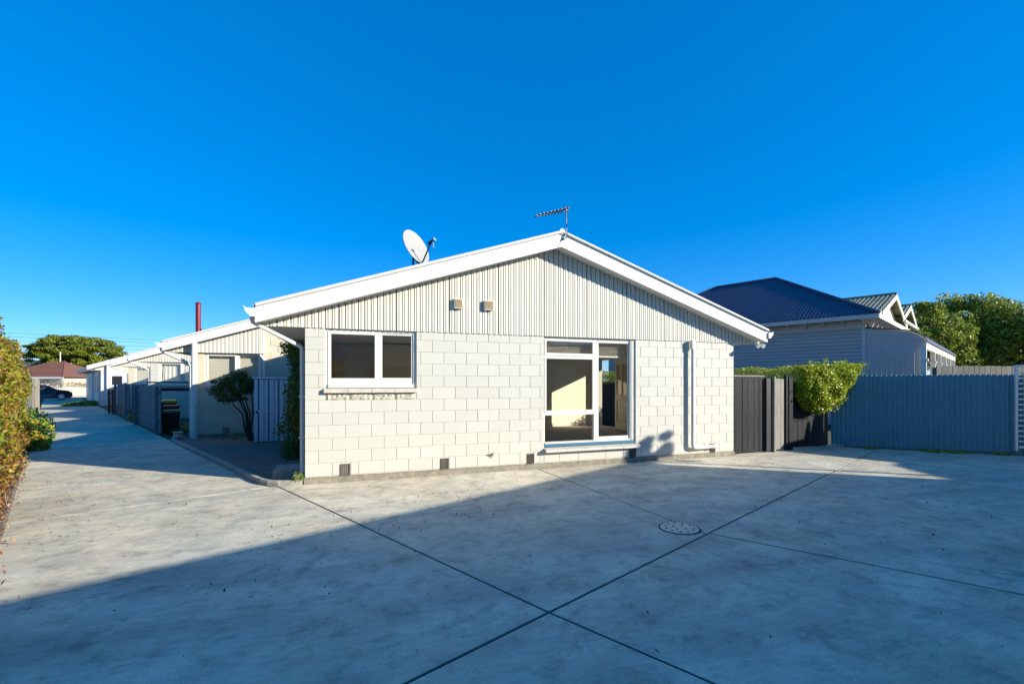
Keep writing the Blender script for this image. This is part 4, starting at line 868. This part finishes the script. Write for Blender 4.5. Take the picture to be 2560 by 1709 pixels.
for x in (-1.3, 1.3):
    for s in (-1, 1):
        o = MB().tube([(x, s*0.62, 0.32), (x, s*0.87, 0.32)], 0.32, 20).build('wheel', M['tyre'], car)
        MB().tube([(x, s*0.865, 0.32), (x, s*0.882, 0.32)], 0.22, 16).build('rim', M['alloy'], o)
        q = MB()
        for k in range(5): a = k*1.2566; q.tube([(x+0.14*math.cos(a+0.6), s*0.884, 0.32+0.14*math.sin(a+0.6)), (x+0.14*math.cos(a+0.6), s*0.89, 0.32+0.14*math.sin(a+0.6))], 0.045, 8)
        q.build('rim_gap', M['tyre'], o)
for s in (-1, 1): MB().hexa([(1.72, s*0.55, 0.66), (2.0, s*0.50, 0.62), (1.9, s*0.80, 0.62), (1.62, s*0.82, 0.68), (1.70, s*0.55, 0.80), (1.96, s*0.50, 0.74), (1.88, s*0.81, 0.74), (1.60, s*0.83, 0.82)]).build('headlight', M['lamp'], car)
lw = MB(); lw.hexa([(*st(-14, 10.6), 0), (*st(16, 10.6), 0), (*st(16, 10.85), 0), (*st(-14, 10.85), 0), (*st(-14, 10.6), 0.85), (*st(16, 10.6), 0.85), (*st(16, 10.85), 0.85), (*st(-14, 10.85), 0.85)])
tag(lw.build('low_wall', M['lowwall']), 'low cream wall across the street below the picket fence', 'wall')
pk = thing('picket_fence', 'white picket fence tangled with dry vine across the street', 'fence', (*st(-1, 11.1), 0.0), math.atan2(0.40, 0.915))
pm = MB().prism([(0, 0.6), (0.09, 0.6), (0.09, 1.32), (0.045, 1.42), (0, 1.32)], lambda a, z: (a, 0, z), lambda a, z: (a, 0.02, z)).mesh('picket', M['white'])
for i in range(56): link('picket', pm, pk, (0.2*i, 0, 0))
for z in (0.75, 1.15): bx('rail', M['white'], pk, 0, 11.2, 0.021, 0.06, z, z+0.07)
dv = thing('dry_vine', 'tangled leafless brown vine over the far picket fence', 'vine', (*st(-1, 11.1), 0.0), math.atan2(0.40, 0.915)); mb = MB()
for i in range(330):
    p = np.array((1.0+9*rng.random(), -0.1+0.3*rng.normal()*0.5, 1.05+0.55*rng.random())); a = rng.normal(size=3)*np.array((0.5, 0.15, 0.25)); b = rng.normal(size=3)*np.array((0.4, 0.15, 0.25))
    mb.tube([tuple(p), tuple(p+a*0.6+(0, 0, 0.12)), tuple(p+a+b*0.5)], [0.022, 0.018, 0.008], 4, False)
mb.build('branch', M['twig'], dv)
board_fence('paling_fence', 'brown paling gate beside the white picket fence across the street', st(-7, 11.1), st(-1.2, 11.1), 1.75, M['redwood'], bw=0.25)
# house across the street
fh = thing('tiled_house', 'cream house with brown tiled hip roof across the street', 'house', (-45.1, 83.1, 0), R(19.5)*-1)
HW = 5.6
bx('wall', M['cream'], fh, -HW+0.6, HW-0.6, 0, 9, 0, 2.35)
bx('side_bay', M['white'], fh, 2.6, HW-0.6, -0.06, -0.005, 0, 2.3)
bx('fascia', M['white'], fh, -HW, HW, -0.7, -0.62, 2.2, 2.48)
for a in (-3.6, 0.2, 3.3):
    o = bx('window', M['glass_far'], fh, a, a+1.5, -0.09, -0.07, 0.9, 2.0); bx('frame', M['white'], o, a-0.08, a, -0.10, -0.068, 0.85, 2.05); bx('frame', M['white'], o, a+1.5, a+1.58, -0.10, -0.068, 0.85, 2.05)
rows = 13; half = 0.85
rf = MB().add([(-HW, -0.7, 2.45), (HW, -0.7, 2.45), (HW, 9.7, 2.45), (-HW, 9.7, 2.45), (-half, 4.5, 5.0), (half, 4.5, 5.0)], [(0, 1, 5, 4), (1, 2, 5), (2, 3, 4, 5), (3, 0, 4)]); rfo = rf.build('roof', M['tile'], fh)
tm = None
cm = {}
for r in range(rows):
    t0, t1 = r/rows, (r+1)/rows+0.02; w0 = HW+(half-HW)*t0
    n = max(1, int(2*w0/0.38))
    for i in range(n):
        x0 = -w0+2*w0*i/n; ww = round(2*w0/n-0.02, 2)
        if ww not in cm: cm[ww] = MB().hexa([(0, 0, 0.02), (ww, 0, 0.02), (ww, 0.42, 0.01), (0, 0.42, 0.01), (0.03, 0, 0.085), (ww-0.06, 0, 0.085), (ww-0.06, 0.42, 0.03), (0.03, 0.42, 0.03)]).mesh('roof_tile', M['tile'])
        o = link('roof_tile', cm[ww], fh, (x0, -0.7+5.2*t0, 2.47+2.55*t0)); o.rotation_euler = (math.atan2(2.55, 5.2), 0, 0)
MB().tube([(0.1, 4.5, 5.0), (0.1, 4.5, 6.6)], 0.07, 8).build('flue', M['white'], fh)
for a, b in (((-HW, -0.7, 2.47), (-half, 4.5, 5.04)), ((HW, -0.7, 2.47), (half, 4.5, 5.04))): MB().tube([a, b], 0.09, 6).build('hip_cap', M['tile'], fh)
# big spreading tree, built from flat layered clumps
bt = thing('spreading_tree', 'huge spreading evergreen tree with layered crown behind the tiled house', 'tree', (-60, 129, 0))
C = []; Rr = []; mb = MB(); mb.tube([(0, 0, 0), (0, 0, 3.5), (0.3, 0, 6)], [0.7, 0.55, 0.4], 10)
axr = Vector((0.9425, -0.334, 0))
for i in range(260):
    a = rng.random()*6.28; q = math.sqrt(rng.random()); x = 9.6*q*math.cos(a); y = 7*q*math.sin(a)
    ztop = 12.4-3.9*(abs(x+0.3)/9.6)**2.4-1.2*(y/7)**2; lo = max(2.0, ztop-7.5*(1-0.35*q))
    z = ztop-(ztop-lo)*rng.random()**1.25
    p = axr*x+Vector((0.334, 0.9425, 0))*y; C.append((p.x, p.y, z)); s_ = rng.uniform(0.8, 1.7); Rr.append((s_, s_, s_*0.42))
    if i % 4 == 0: mb.tube([(0.2, 0, 5.0), (p.x*0.5, p.y*0.5, 5.5+z*0.1), (p.x, p.y, z)], [0.28, 0.18, 0.06], 5, False)
mb.build('trunk', M['bark'], bt)
PP = clumps(C, Rr, 230, 0.2); leaf_obj('crown', PP, 0.42*(0.6+0.7*rng.random(len(PP))), [M['lf_far'], M['lf_far2']], [0.68, 0.32], bt)
hl = MB(); v = []; f = []; nn = 60
for i in range(nn+1):
    x = -2600+1900*i/nn; hgt = 60+70*math.exp(-((x+1090)/150)**2)+55*math.exp(-((x+1500)/230)**2)+6*math.sin(i*1.7)+25*math.exp(-((x+800)/60)**2)
    v += [(x, 2300, -5), (x, 2500, hgt), (x, 2800, -5)]
for i in range(nn):
    for k in range(2): q = 3*i+k; f.append((q, q+3, q+4, q+1))
hl.add(v, f); struct(hl.build('hill', M['hill']))
for i, (z, off) in enumerate(((7.1, 0), (6.75, 0.6), (6.3, 0.0), (5.9, 0.5))):
    a = st(-25, 6.0+off); b = st(30, 6.0+off); pts = [(a[0]+(b[0]-a[0])*k/12, a[1]+(b[1]-a[1])*k/12, z-0.5*(1-((k-6)/6)**2)) for k in range(13)]
    tag(MB().tube(pts, 0.013, 5).build('overhead_wire', M['darkmetal']), ['topmost', 'second highest', 'third highest', 'lowest'][i]+' overhead wire crossing the sky above the far units', 'wire', 'overhead wires along the street')
for i, a in enumerate((-25, 30)):
    p = st(a, 6.3); pt = thing('power_pole', ['timber power pole at the left end of the street wires', 'timber power pole at the right end of the street wires'][i], 'pole', (*p, 0), math.atan2(U[1], U[0])); MB().tube([(0, 0, 0), (0, 0, 7.6)], [0.16, 0.11], 8).build('shaft', M['greywood'], pt); bx('crossarm', M['greywood'], pt, -0.9, 0.9, -0.06, 0.06, 7.0, 7.12)

# ------------------------------------------------------------------ right side: black timber gates, clipped hedge, iron fence
def timber(name, label, a, b, h, widths, m, cap=True, posts=(), rz=None):
    L = math.hypot(b[0]-a[0], b[1]-a[1]); t = thing(name, label, 'gate' if 'gate' in name else 'fence', (*a, 0), math.atan2(b[1]-a[1], b[0]-a[0])); s_ = L/sum(widths); x = 0
    for w in widths:
        w *= s_; o = MB().cbox(0.003, w-0.004, 0, 0.022, 0.03, h+random.uniform(-0.012, 0.004), 0.004).build('board', m, t); o.location = (x, random.uniform(-0.005, 0.005), random.uniform(-0.008, 0.008)); x += w
    for z in (0.3, h-0.35): bx('rail', m, t, 0.01, L-0.01, 0.03, 0.075, z, z+0.09)
    if cap: bx('cap', M['greywood'], t, -0.01, L+0.01, -0.015, 0.09, h+0.004, h+0.034)
    return t
timber('black_gate', 'closed black stained board gate joining the right house corner', (8.61, 0.06), (9.62, 0.14), 1.72, [0.07, 0.17, 0.13, 0.15, 0.12, 0.11], M['blackwood'])
gp = thing('gate_leaf', 'very dark narrow gate leaf with pale edge right of the closed black boards', 'gate', (9.64, 0.08, 0), R(4))
MB().cbox(0, 0.19, 0, 0.1, 0.02, 1.69, 0.004).build('board', M['plastic_dark'], gp); MB().cbox(0.193, 0.25, -0.05, 0.12, 0.0, 1.72, 0.004).build('stile', M['greywood'], gp)
timber('weathered_gate', 'weathered unpainted board gate set back beside the black gate', (9.95, 0.12), (10.33, 0.20), 1.68, [0.26, 0.15], M['greywood'], cap=False)
for i, (x, y, w) in enumerate(((10.345, 0.17, 0.07), (10.43, 0.16, 0.13))):
    o = MB().cbox(0, w, 0, w, 0, 1.76-0.03*i, 0.008).build('gate_post', M['blackwood']); o.location = (x, y, 0); tag(o, ['slim black post on the left beside weathered gate', 'thick black gate post standing under the clipped hedge'][i], 'post', 'black posts by the weathered gate')
timber('black_fence', 'black board fence in deep shade under the clipped hedge', (10.58, 0.34), (12.0, 0.36), 1.6, [0.15]*8, M['blackwood'], cap=False)
timber('black_fence', 'black board side fence beyond the house seen through the open door', (11.9, 0.9), (8.75, 8.1), 1.62, [0.15]*52, M['blackwood'], cap=False)
# clipped hedge
ch = thing('clipped_hedge', 'bright green clipped hedge bulging over the iron fence', 'hedge', (11.2, 0.5, 0))
HO = [(-0.42, 1.30), (-0.40, 1.98), (0.6, 2.03), (1.62, 2.06), (1.46, 1.66), (0.98, 1.16), (0.50, 0.93), (0.20, 0.86), (-0.12, 0.92)]   # outline in x, z
def inside(x, z):
    c = False; n = len(HO)
    for i in range(n):
        (x1, z1), (x2, z2) = HO[i], HO[i-1]
        if (z1 > z) != (z2 > z) and x < (x2-x1)*(z-z1)/(z2-z1)+x1: c = not c
    return c
def edge(x, z): return min(math.hypot(x-(a[0]+t*(b[0]-a[0])), z-(a[1]+t*(b[1]-a[1]))) for a, b in zip(HO, HO[1:]+HO[:1]) for t in [min(1, max(0, ((x-a[0])*(b[0]-a[0])+(z-a[1])*(b[1]-a[1]))/((b[0]-a[0])**2+(b[1]-a[1])**2)))])
P = []; Nn_ = []
while len(P) < 24000:
    x = rng.uniform(-0.5, 1.65); z = rng.uniform(0.85, 2.08)
    if not inside(x, z): continue
    e = edge(x, z); bul = 0.36*min(1.0, e/0.30)**0.5; q = rng.random()
    if q < 0.72: y = -0.28-bul+0.26*rng.random()**2+0.07*math.sin(9*x+3)*math.sin(8*z); nn = (0.15, -1, 0.25)
    else: y = rng.uniform(-0.6, 0.5); nn = (0, -0.2, 1) if z > 1.7 else (0.6, -0.4, 0)
    if q >= 0.72 and e > 0.14: continue
    P.append((x+0.02*rng.normal(), y+0.25*(x/1.6)*0, z+0.02*rng.normal())); Nn_.append(nn)
dirF = Vector((-0.40, 0.917))
for i in range(15000):
    t_ = 7.6*rng.random(); o_ = rng.uniform(-0.30, 0.30); x = 0.62+dirF.x*t_+0.917*o_; y = 0.35+dirF.y*t_+0.40*o_
    P.append((x, y, 1.58+0.42*rng.random()+0.03*math.sin(6*t_))); Nn_.append((-0.3, -0.3, 0.8))
for sx in (-0.2, 0.05, 0.3, 0.62, 0.68, 0.8, 1.0, 1.3, 1.62):
    hgt = rng.uniform(0.08, 0.24)
    for k in range(38): u = rng.random(); P.append((sx+0.025*rng.normal()+u*0.05, -0.4+0.03*rng.normal(), 1.98+hgt*u)); Nn_.append((0, -0.5, 0.5))
leaf_obj('foliage', P, 0.055*(0.6+0.7*rng.random(len(P))), [M['lf_ohedge'], M['lf_ohedge2']], [0.45, 0.55], ch, nrm=np.array(Nn_), up=0.2)
mb = MB()
for k in range(5): mb.tube([(0.3+0.12*k, -0.05, 0), (0.35+0.12*k, -0.05, 0.6), (0.2+0.2*k, -0.1, 1.2)], [0.03, 0.025, 0.015], 6)
mb.build('stem', M['bark'], ch)
# corrugated iron fence
FA = Vector((11.95, 0.25, 0)); FB_ = Vector((16.07, -3.48, 0)); fd = (FB_-FA).normalized()
fi = thing('iron_fence', 'long blue-grey corrugated iron fence on the right of the yard', 'fence', tuple(FA), math.atan2(fd.y, fd.x))
def corr(w, h, pitch=0.095, amp=0.016, seg=8):
    n = int(w/pitch*seg); v = []; f = []
    for i in range(n+1):
        x = w*i/n; y = amp*math.cos(2*math.pi*x/pitch)
        v += [(x, y, 0), (x, y, h), ]
    m = n+1
    for i in range(n): f.append((2*i, 2*i+2, 2*i+3, 2*i+1))
    mb = MB(); mb.add(v, f, 0, True); return mb
cs = corr(0.785, 1.72).mesh('iron_sheet', M['iron'])
Lf = (FB_-FA).length; k = 0
while k*0.76 < Lf-0.3:
    o = link('iron_sheet', cs, fi, (k*0.76, 0.0035*(k % 2), 0.05+random.uniform(-0.006, 0.006))); k += 1
for z in (0.35, 1.4): bx('rail', M['greywood'], fi, 0, Lf, 0.024, 0.06, z, z+0.09)
for q in np.arange(0.3, Lf, 1.5): bx('post', M['greywood'], fi, q, q+0.09, 0.061, 0.15, -0.1, 1.7)
# lattice panel at the right edge
la = thing('lattice_panel', 'pale square lattice panel in a frame in front of the iron fence', 'lattice', tuple(FA+fd*3.37+Vector((-0.67, -0.74, 0))*0.06), math.atan2(fd.y, fd.x))
for x in (0, 0.86): bx('frame', M['white'], la, x, x+0.04, -0.03, 0.03, 0.1, 1.97)
for z in (0.16, 1.93): bx('frame', M['white'], la, 0.061, 0.859, -0.028, 0.028, z, z+0.05)
for i in range(7): x = 0.145+i*0.105; bx('slat', M['white'], la, x, x+0.032, -0.012, -0.002, 0.211, 1.929)
for i in range(14): z = 0.29+i*0.115; bx('slat', M['white'], la, 0.061, 0.859, 0.0, 0.01, z, z+0.032)
# weeds and rubble along the iron fence
WG = 'weeds along the foot of the iron fence'
for i, (q, r_) in enumerate(((0.75, 0.12), (1.95, 0.2), (2.35, 0.22), (3.1, 0.13))):
    p = FA+fd*q+Vector((-0.67, -0.74, 0))*0.12
    weed('fence_weed', ['leftmost tuft of weeds below the iron fence', 'second tuft of weeds from the left below the iron fence', 'yellow-green weed patch in the middle of the iron fence foot', 'weed tuft below the lattice panel'][i], tuple(p), 170, r_, 0.05, [M['lf_herb'], M['lf_ohedge2']], (1, 1), 0.05, 'weed', WG)
# paling fence further back
board_fence('paling_fence', 'weathered grey paling fence rising behind the right end of iron fence', (18.35, 1.45), (21.6, 0.3), 2.08, M['greywood'], bw=0.17)

# ------------------------------------------------------------------ weatherboard villa behind the iron fence
VL = thing('weatherboard_villa', 'lilac grey weatherboard villa with dark blue iron roof behind the fence', 'house', (18.09, 3.42, 0), math.atan2(-0.9165, 0.40))
# local x runs towards the camera's right, local y away from the camera
bx('wall', M['villa'], VL, -11, -0.005, 0.03, 8, 0, 3.6)
for i in range(22):
    z = 0.75+0.131*i; MB().hexa([(-11, -0.045, z), (-0.12, -0.045, z), (-0.12, 0.03, z), (-11, 0.03, z), (-11, 0.012, z+0.129), (-0.12, 0.012, z+0.129), (-0.12, 0.03, z+0.129), (-11, 0.03, z+0.129)]).build('weatherboard', M['villa'], VL)
bx('corner_board', M['villatrim'], VL, -0.12, 0.0, -0.03, 0.03, 0.4, 3.82); bx('frieze', M['villa'], VL, -11, -0.121, -0.025, 0.02, 3.63, 3.83); bx('frieze_rail', M['villatrim'], VL, -11, -0.121, -0.045, 0.02, 3.58, 3.628)
bx('eave_soffit', M['villatrim'], VL, -11.5, 0.42, -0.48, 8.4, 3.84, 3.855)
bx('fascia', M['villatrim'], VL, -11.5, 0.44, -0.52, -0.485, 3.82, 3.98); bx('fascia', M['villacream'], VL, 0.425, 0.46, -0.48, 8.5, 3.82, 3.98)
for i in range(17):
    x = -0.10-0.592*i; MB().prism([(-0.03, 3.84), (-0.40, 3.84), (-0.40, 3.80), (-0.22, 3.76), (-0.09, 3.68), (-0.03, 3.63)], lambda a, z: (x, a, z), lambda a, z: (x+0.06, a, z)).build('eave_bracket', M['villatrim'], VL)
for i in range(10):
    y = 0.3+0.8*i; MB().prism([(0.03, 3.84), (0.36, 3.84), (0.36, 3.80), (0.2, 3.74), (0.06, 3.45), (0.03, 3.3)], lambda a, z: (a, y, z), lambda a, z: (a, y+0.06, z)).build('eave_bracket', M['villacream'], VL)
xa, xb, yr, zr_ = -4.16, -7.0, 4.0, 6.6
def hip_top(x):
    t = min(1.0, (0.46-x)/(0.46-xa)) if x > xa else (1.0 if x > xb else max(0, (x+11.5)/(xb+11.5)))
    return -0.55+(yr+0.55)*t, 3.97+(zr_-3.97)*t
mb = MB(); v = []; f = []; nx = 157*6; x0_, x1_ = -11.5, 0.46
for i in range(nx+1):
    x = x0_+(x1_-x0_)*i/nx; c = 0.022*math.cos(2*math.pi*x/0.125); yt, zt = hip_top(x); v += [(x, -0.55, 3.985+c), (x, yt, zt+0.015+c)]
for i in range(nx): f.append((2*i, 2*i+2, 2*i+3, 2*i+1))
mb.add(v, f, 0, True); mb.build('corrugated_roof', M['blueroof'], VL)
MB().add([(0.46, -0.55, 3.97), (0.46, 8.55, 3.97), (-11.5, 8.55, 3.97), (-11.5, -0.55, 3.97), (xa, yr, zr_), (xb, yr, zr_)], [(0, 1, 4), (1, 2, 5, 4), (2, 3, 5)]).build('roof_back', M['mossroof'], VL)
for a, b in (((0.46, -0.55, 4.0), (xa, yr, zr_+0.03)), ((-11.5, -0.55, 4.0), (xb, yr, zr_+0.03)), ((xa, yr, zr_+0.03), (xb, yr, zr_+0.03))): MB().tube([a, b], 0.06, 8).build('ridge_cap', M['blueroof'], VL)
def side_gable(y0, yc, y1, z0, z1, x=0.42, xback=-2.2):
    """small gable facing +x with overhanging mossy iron roof"""
    MB().prism([(y0+0.35, z0), (y1-0.35, z0), (yc, z1-0.16)], lambda a, z: (x-0.35, a, z), lambda a, z: (x-0.30, a, z)).build('gable_wall', M['villacream'], VL)
    for ya in (y0, y1):
        n = 90; v = []; f = []
        for i in range(n+1):
            q = xback+(x-xback)*i/n; c = 0.011*math.cos(2*math.pi*q/0.152)
            v += [(q, ya, z0+c), (q, yc, z1+c)]
        for i in range(n): f.append((2*i, 2*i+2, 2*i+3, 2*i+1))
        MB().add(v, f, 0, True).build('gable_roof', M['mossroof'], VL)
        MB().hexa([(x-0.03, ya, z0-0.2), (x+0.01, ya, z0-0.2), (x+0.01, yc, z1-0.2), (x-0.03, yc, z1-0.2), (x-0.03, ya, z0-0.02), (x+0.01, ya, z0-0.02), (x+0.01, yc, z1-0.02), (x-0.03, yc, z1-0.02)]).build('gable_barge', M['villacream'], VL)
    MB().tube([(xback, yc, z1+0.02), (x, yc, z1+0.02)], 0.05, 6).build('ridge_cap', M['mossroof'], VL)
side_gable(0.4, 3.53, 6.4, 4.16, 5.17); side_gable(5.3, 7.64, 9.8, 4.40, 5.19, 0.42, -1.2)
for i in range(14): y = 5.4+0.32*i; bx('dentil', M['villacream'], VL, 0.43, 0.50, y, y+0.14, 4.17, 4.30)
# veranda: boarded end wall with curved top, bullnose roof, posts
cv = [(0.0, 3.55), (0.4, 3.47), (0.72, 3.42), (1.05, 3.36), (1.24, 3.31), (1.41, 3.21), (1.55, 3.07), (1.61, 2.93)]
def cvz(x):
    for (a, za), (b, zb_) in zip(cv[:-1], cv[1:]):
        if a <= x <= b: return za+(zb_-za)*(x-a)/(b-a)
    return 2.93
for i in range(11):
    a = 0.006+0.1455*i; b = a+0.141
    MB().prism([(a, 0.3), (b, 0.3), (b, cvz(b)-0.10), (a, cvz(a)-0.10)], lambda p, z: (p, 0.0+0.002*(i % 2), z), lambda p, z: (p, 0.03, z)).build('vertical_board', M['villa'], VL)
MB().prism([(x, z-0.03) for x, z in cv]+[(x-0.01, z-0.16) for x, z in cv[::-1]], lambda a, z: (a, -0.02, z), lambda a, z: (a, -0.001, z)).build('curved_trim', M['villatrim'], VL)
v = []; f = []; n = len(cv)
for y in (-0.12, 13.0):
    v += [(x*1.03, y, z+0.035) for x, z in cv]+[(x*1.03, y, z-0.0) for x, z in cv]
f = [(i, i+1, 2*n+i+1, 2*n+i) for i in range(n-1)]+[(n+i, n+i+1, 3*n+i+1, 3*n+i) for i in range(n-1)]+[(i, i+1, n+i+1, n+i) for i in range(n-1)]+[(2*n+i, 2*n+i+1, 3*n+i+1, 3*n+i) for i in range(n-1)]+[(n-1, 2*n-1, 4*n-1, 3*n-1), (0, n, 3*n, 2*n)]
MB().add(v, f).build('veranda_roof', M['blueroof'], VL)
bx('veranda_beam', M['villacream'], VL, 1.52, 1.62, 0.04, 12.9, 2.72, 2.92)
for y in (-0.28, 2.5, 4.8, 7.2, 9.6, 12.2):
    o = bx('veranda_post', M['white'], VL, 1.50, 1.64, y, y+0.14, 0.3, 2.80 if y < 0 else 2.72); bx('post_collar', M['white'], o, 1.46, 1.68, y-0.04, y+0.18, 2.30, 2.38)
bx('veranda_floor', M['villatrim'], VL, 0.0, 1.7, 0.04, 13, 0.0, 0.3); bx('front_wall', M['villacream'], VL, -0.004, 0.02, 0.04, 12.8, 0.3, 3.5)
# trees behind the villa
TG = 'tall trees behind the villa'
for i, (p, h_, cz, rx_, rz_) in enumerate((((36.2, 11.9), 8, 3.8, 2.7, 2.9), ((41.3, 12.2), 8, 4.1, 3.4, 3.3), ((42.5, 9.4), 7.5, 3.7, 3.4, 3.1), ((46.8, 14.5), 9, 4.5, 3.6, 3.4))):
    tree('broadleaf_tree', ['leftmost tall broadleaf tree, just right of villa gables', 'tallest broadleaf tree in the middle behind the veranda', 'rightmost broadleaf tree at the edge of the picture', 'broadleaf tree partly hidden at the back behind villa'][i], (*p, 0), h_, cz, rx_, rx_, rz_, 95, 300, 0.21, [M['lf_tree'], M['lf_tree2']], [0.55, 0.45], 0.24, TG, 0.85, (0.13, 0.30))

# ------------------------------------------------------------------ neighbours beside and behind the camera (they shade the yard and show in the glass)
EH = 3.0; dist = EH/math.tan(R(SUN_EL)); hs_ = Vector((0.79, -0.615)).normalized()
tip = Vector((5.92, -0.06)); Cn = tip+hs_*dist; wdir = Vector((-0.91, -0.415)).normalized(); ndir = Vector((wdir.y, -wdir.x))
if ndir.dot(hs_) < 0: ndir = -ndir
ng = thing('neighbour_garage', 'long pale weatherboard garage on the right of the yard, outside the view', 'garage', (Cn.x, Cn.y, 0), math.atan2(wdir.y, wdir.x))
sgn = 1 if (Matrix.Rotation(math.atan2(wdir.y, wdir.x), 2) @ Vector((0, 1))).dot(ndir) > 0 else -1
def gbox(name, m, x0, x1, y0, y1, z0, z1): a, b = sorted((sgn*y0, sgn*y1)); return bx(name, m, ng, x0, x1, a, b, z0, z1)
gbox('wall', M['villacream'], 0, 13.5, 0.03, 5.0, 0, EH-0.15)
for i in range(18): gbox('weatherboard', M['villacream'], 0.0, 13.5, 0.0, 0.028, 0.15+0.15*i, 0.28+0.15*i)
gbox('fascia', M['white'], -0.01, 13.6, -0.03, -0.001, EH-0.22, EH)
MB().hexa([(0, sgn*-0.02, EH-0.02), (13.5, sgn*-0.02, EH-0.02), (13.5, sgn*5.0, EH-0.02), (0, sgn*5.0, EH-0.02), (0, sgn*-0.02, EH), (13.5, sgn*-0.02, EH), (13.5, sgn*5.0, EH+0.35), (0, sgn*5.0, EH+0.35)]).build('roof', M['roof_grey'], ng)
for a in (2.0, 6.0, 10.0):
    o = gbox('garage_door', M['fencegrey'], a, a+2.6, -0.012, -0.001, 0, 2.2)
sp2 = Vector((5.92, -0.06))+hs_*(3.3/math.tan(R(SUN_EL)))
tree('small_tree', 'small tufted tree by the garage corner, outside the view', (sp2.x+0.35, sp2.y+0.15, 0), 3.6, 3.25, 0.42, 0.42, 0.5, 16, 90, 0.12, [M['lf_bush']], [1], 0.06)
E2 = 2.4; d2 = E2/math.tan(R(SUN_EL)); q0 = Vector((10.0, 0.43))+hs_*d2; q1 = Vector((10.92, -1.75))+hs_*d2
ex = (q1-q0).normalized(); ey = Vector((-ex.y, ex.x)); ey = ey if ey.dot(hs_) > 0 else -ey
gs = thing('occluder_shed', 'unseen timber shed past the lattice panel, added to shade the yard', 'shed', (q0.x, q0.y, 0), math.atan2(ex.y, ex.x)); s2 = 1 if (Matrix.Rotation(math.atan2(ex.y, ex.x), 2) @ Vector((0, 1))).dot(ey) > 0 else -1  # unseen shed added to keep sun off the right of the yard
def sbox(name, m, x0, x1, y0, y1, z0, z1): a, b = sorted((s2*y0, s2*y1)); return bx(name, m, gs, x0, x1, a, b, z0, z1)
sbox('wall', M['greywood'], 0.0, 6.5, 0.0, 2.2, 0, E2-0.08); sbox('roof', M['roof_grey'], -0.05, 6.52, -0.02, 2.3, E2-0.079, E2); MB().hexa([(3.3, s2*0.01, E2+0.001), (6.5, s2*0.01, E2+0.001), (6.5, s2*2.19, E2+0.001), (3.3, s2*2.19, E2+0.001), (3.3, s2*0.01, 2.75), (6.5, s2*0.01, 3.6), (6.5, s2*2.19, 3.6), (3.3, s2*2.19, 2.75)]).build('shade_wedge', M['greywood'], gs); sbox('door', M['fencegrey'], 0.6, 1.4, -0.02, -0.001, 0, 1.9)  # sloped wedge added above the shed to block sun leaking past it
tree('garden_tree', 'rounded garden tree behind the camera mirrored in the left window', (-7.5, -17, 0), 6, 4.0, 2.6, 2.6, 2.6, 30, 160, 0.25, [M['lf_tree']], [1], 0.2)
tree('garden_tree', 'taller garden tree behind the camera further right', (9.5, -19, 0), 7, 4.6, 2.6, 2.6, 3.0, 30, 160, 0.25, [M['lf_tree']], [1], 0.2)
bh = thing('rear_house', 'long low house behind the camera mirrored in the windows', 'house', (-9, -16.5, 0), R(24)); bx('wall', M['cream'], bh, 0, 13, -6, 0, 0, 2.5)
MB().prism([(-6.5, 2.45), (0.5, 2.45), (-3, 4.2)], lambda a, z: (-0.5, a, z), lambda a, z: (13.5, a, z)).build('roof', M['roof_grey'], bh)
for a in (1.5, 5.5, 9.5): bx('window', M['darkmetal'], bh, a, a+1.8, 0.002, 0.02, 1.0, 2.1)

# ------------------------------------------------------------------ small things on the concrete
mh = thing('manhole_cover', 'round pinkish concrete manhole cover with dark holes in the yard', 'manhole', (4.05, -3.77, 0.0))
MB().lathe([(0.0, 0.010), (0.195, 0.010), (0.202, 0.006), (0.202, -0.02)], 40, smooth=False).build('lid', M['lid_pink'], mh)
MB().lathe([(0.206, 0.003), (0.222, 0.003), (0.224, 0.0)], 40, smooth=False).build('rim', M['gap'], mh)
for r, n, o in ((0.15, 11, 0.1), (0.07, 4, 0.5)):
    for i in range(n): a = o+2*math.pi*i/n; q = 0.013+0.003*(i % 2); MB().lathe([(0.0, 0.0116), (q, 0.0116), (q, 0.009)], 10, (r*math.cos(a), r*math.sin(a), 0)).build('lid_hole', M['gap'], mh)
P = []
for i in range(760):
    if i % 3: x, y = rng.uniform(-2.5, 11), rng.uniform(-6.5, -0.1)
    else: t_ = rng.uniform(-2, 2.5); p = along(HB, 1.5+t_*1.2, 0.25+abs(rng.normal())*0.7); x, y = p
    P.append((x, y, 0.008))
for i in range(260): x = rng.uniform(-0.4, 2.6); P.append((x, -2.6+0.44*x+rng.normal()*0.55-0.2, 0.008))
for i in range(150): q = rng.random()*3.3; p = FA+fd*q+Vector((-0.67, -0.74, 0))*abs(rng.normal()*0.16); P.append((p.x, p.y, 0.008))
struct(leaf_obj('fallen_leaves', P, 0.036*(0.4+0.9*rng.random(len(P))**2), [M['lf_litter']], [1], None, nrm=np.tile((0, 0, 3.0), (len(P), 1)), asp=0.35), 'stuff')['label'] = 'small dry leaves and twigs scattered over the concrete'
# dead creeper stub and a nail-like stub on the wall
wm = thing('wall_stub', 'small dark dead vine stub stuck to the lower block wall', 'stub', (3.02, -0.012, 0.25))
MB().tube([(-0.05, 0, 0.05), (0.02, -0.008, 0.045), (0.08, -0.01, 0.09)], [0.006, 0.012, 0.004], 5).tube([(0.03, -0.006, 0.05), (0.03, -0.01, -0.01)], [0.009, 0.003], 5).tube([(0.05, -0.006, 0.06), (0.08, -0.01, 0.02)], [0.008, 0.003], 5).build('twig', M['gap'], wm)
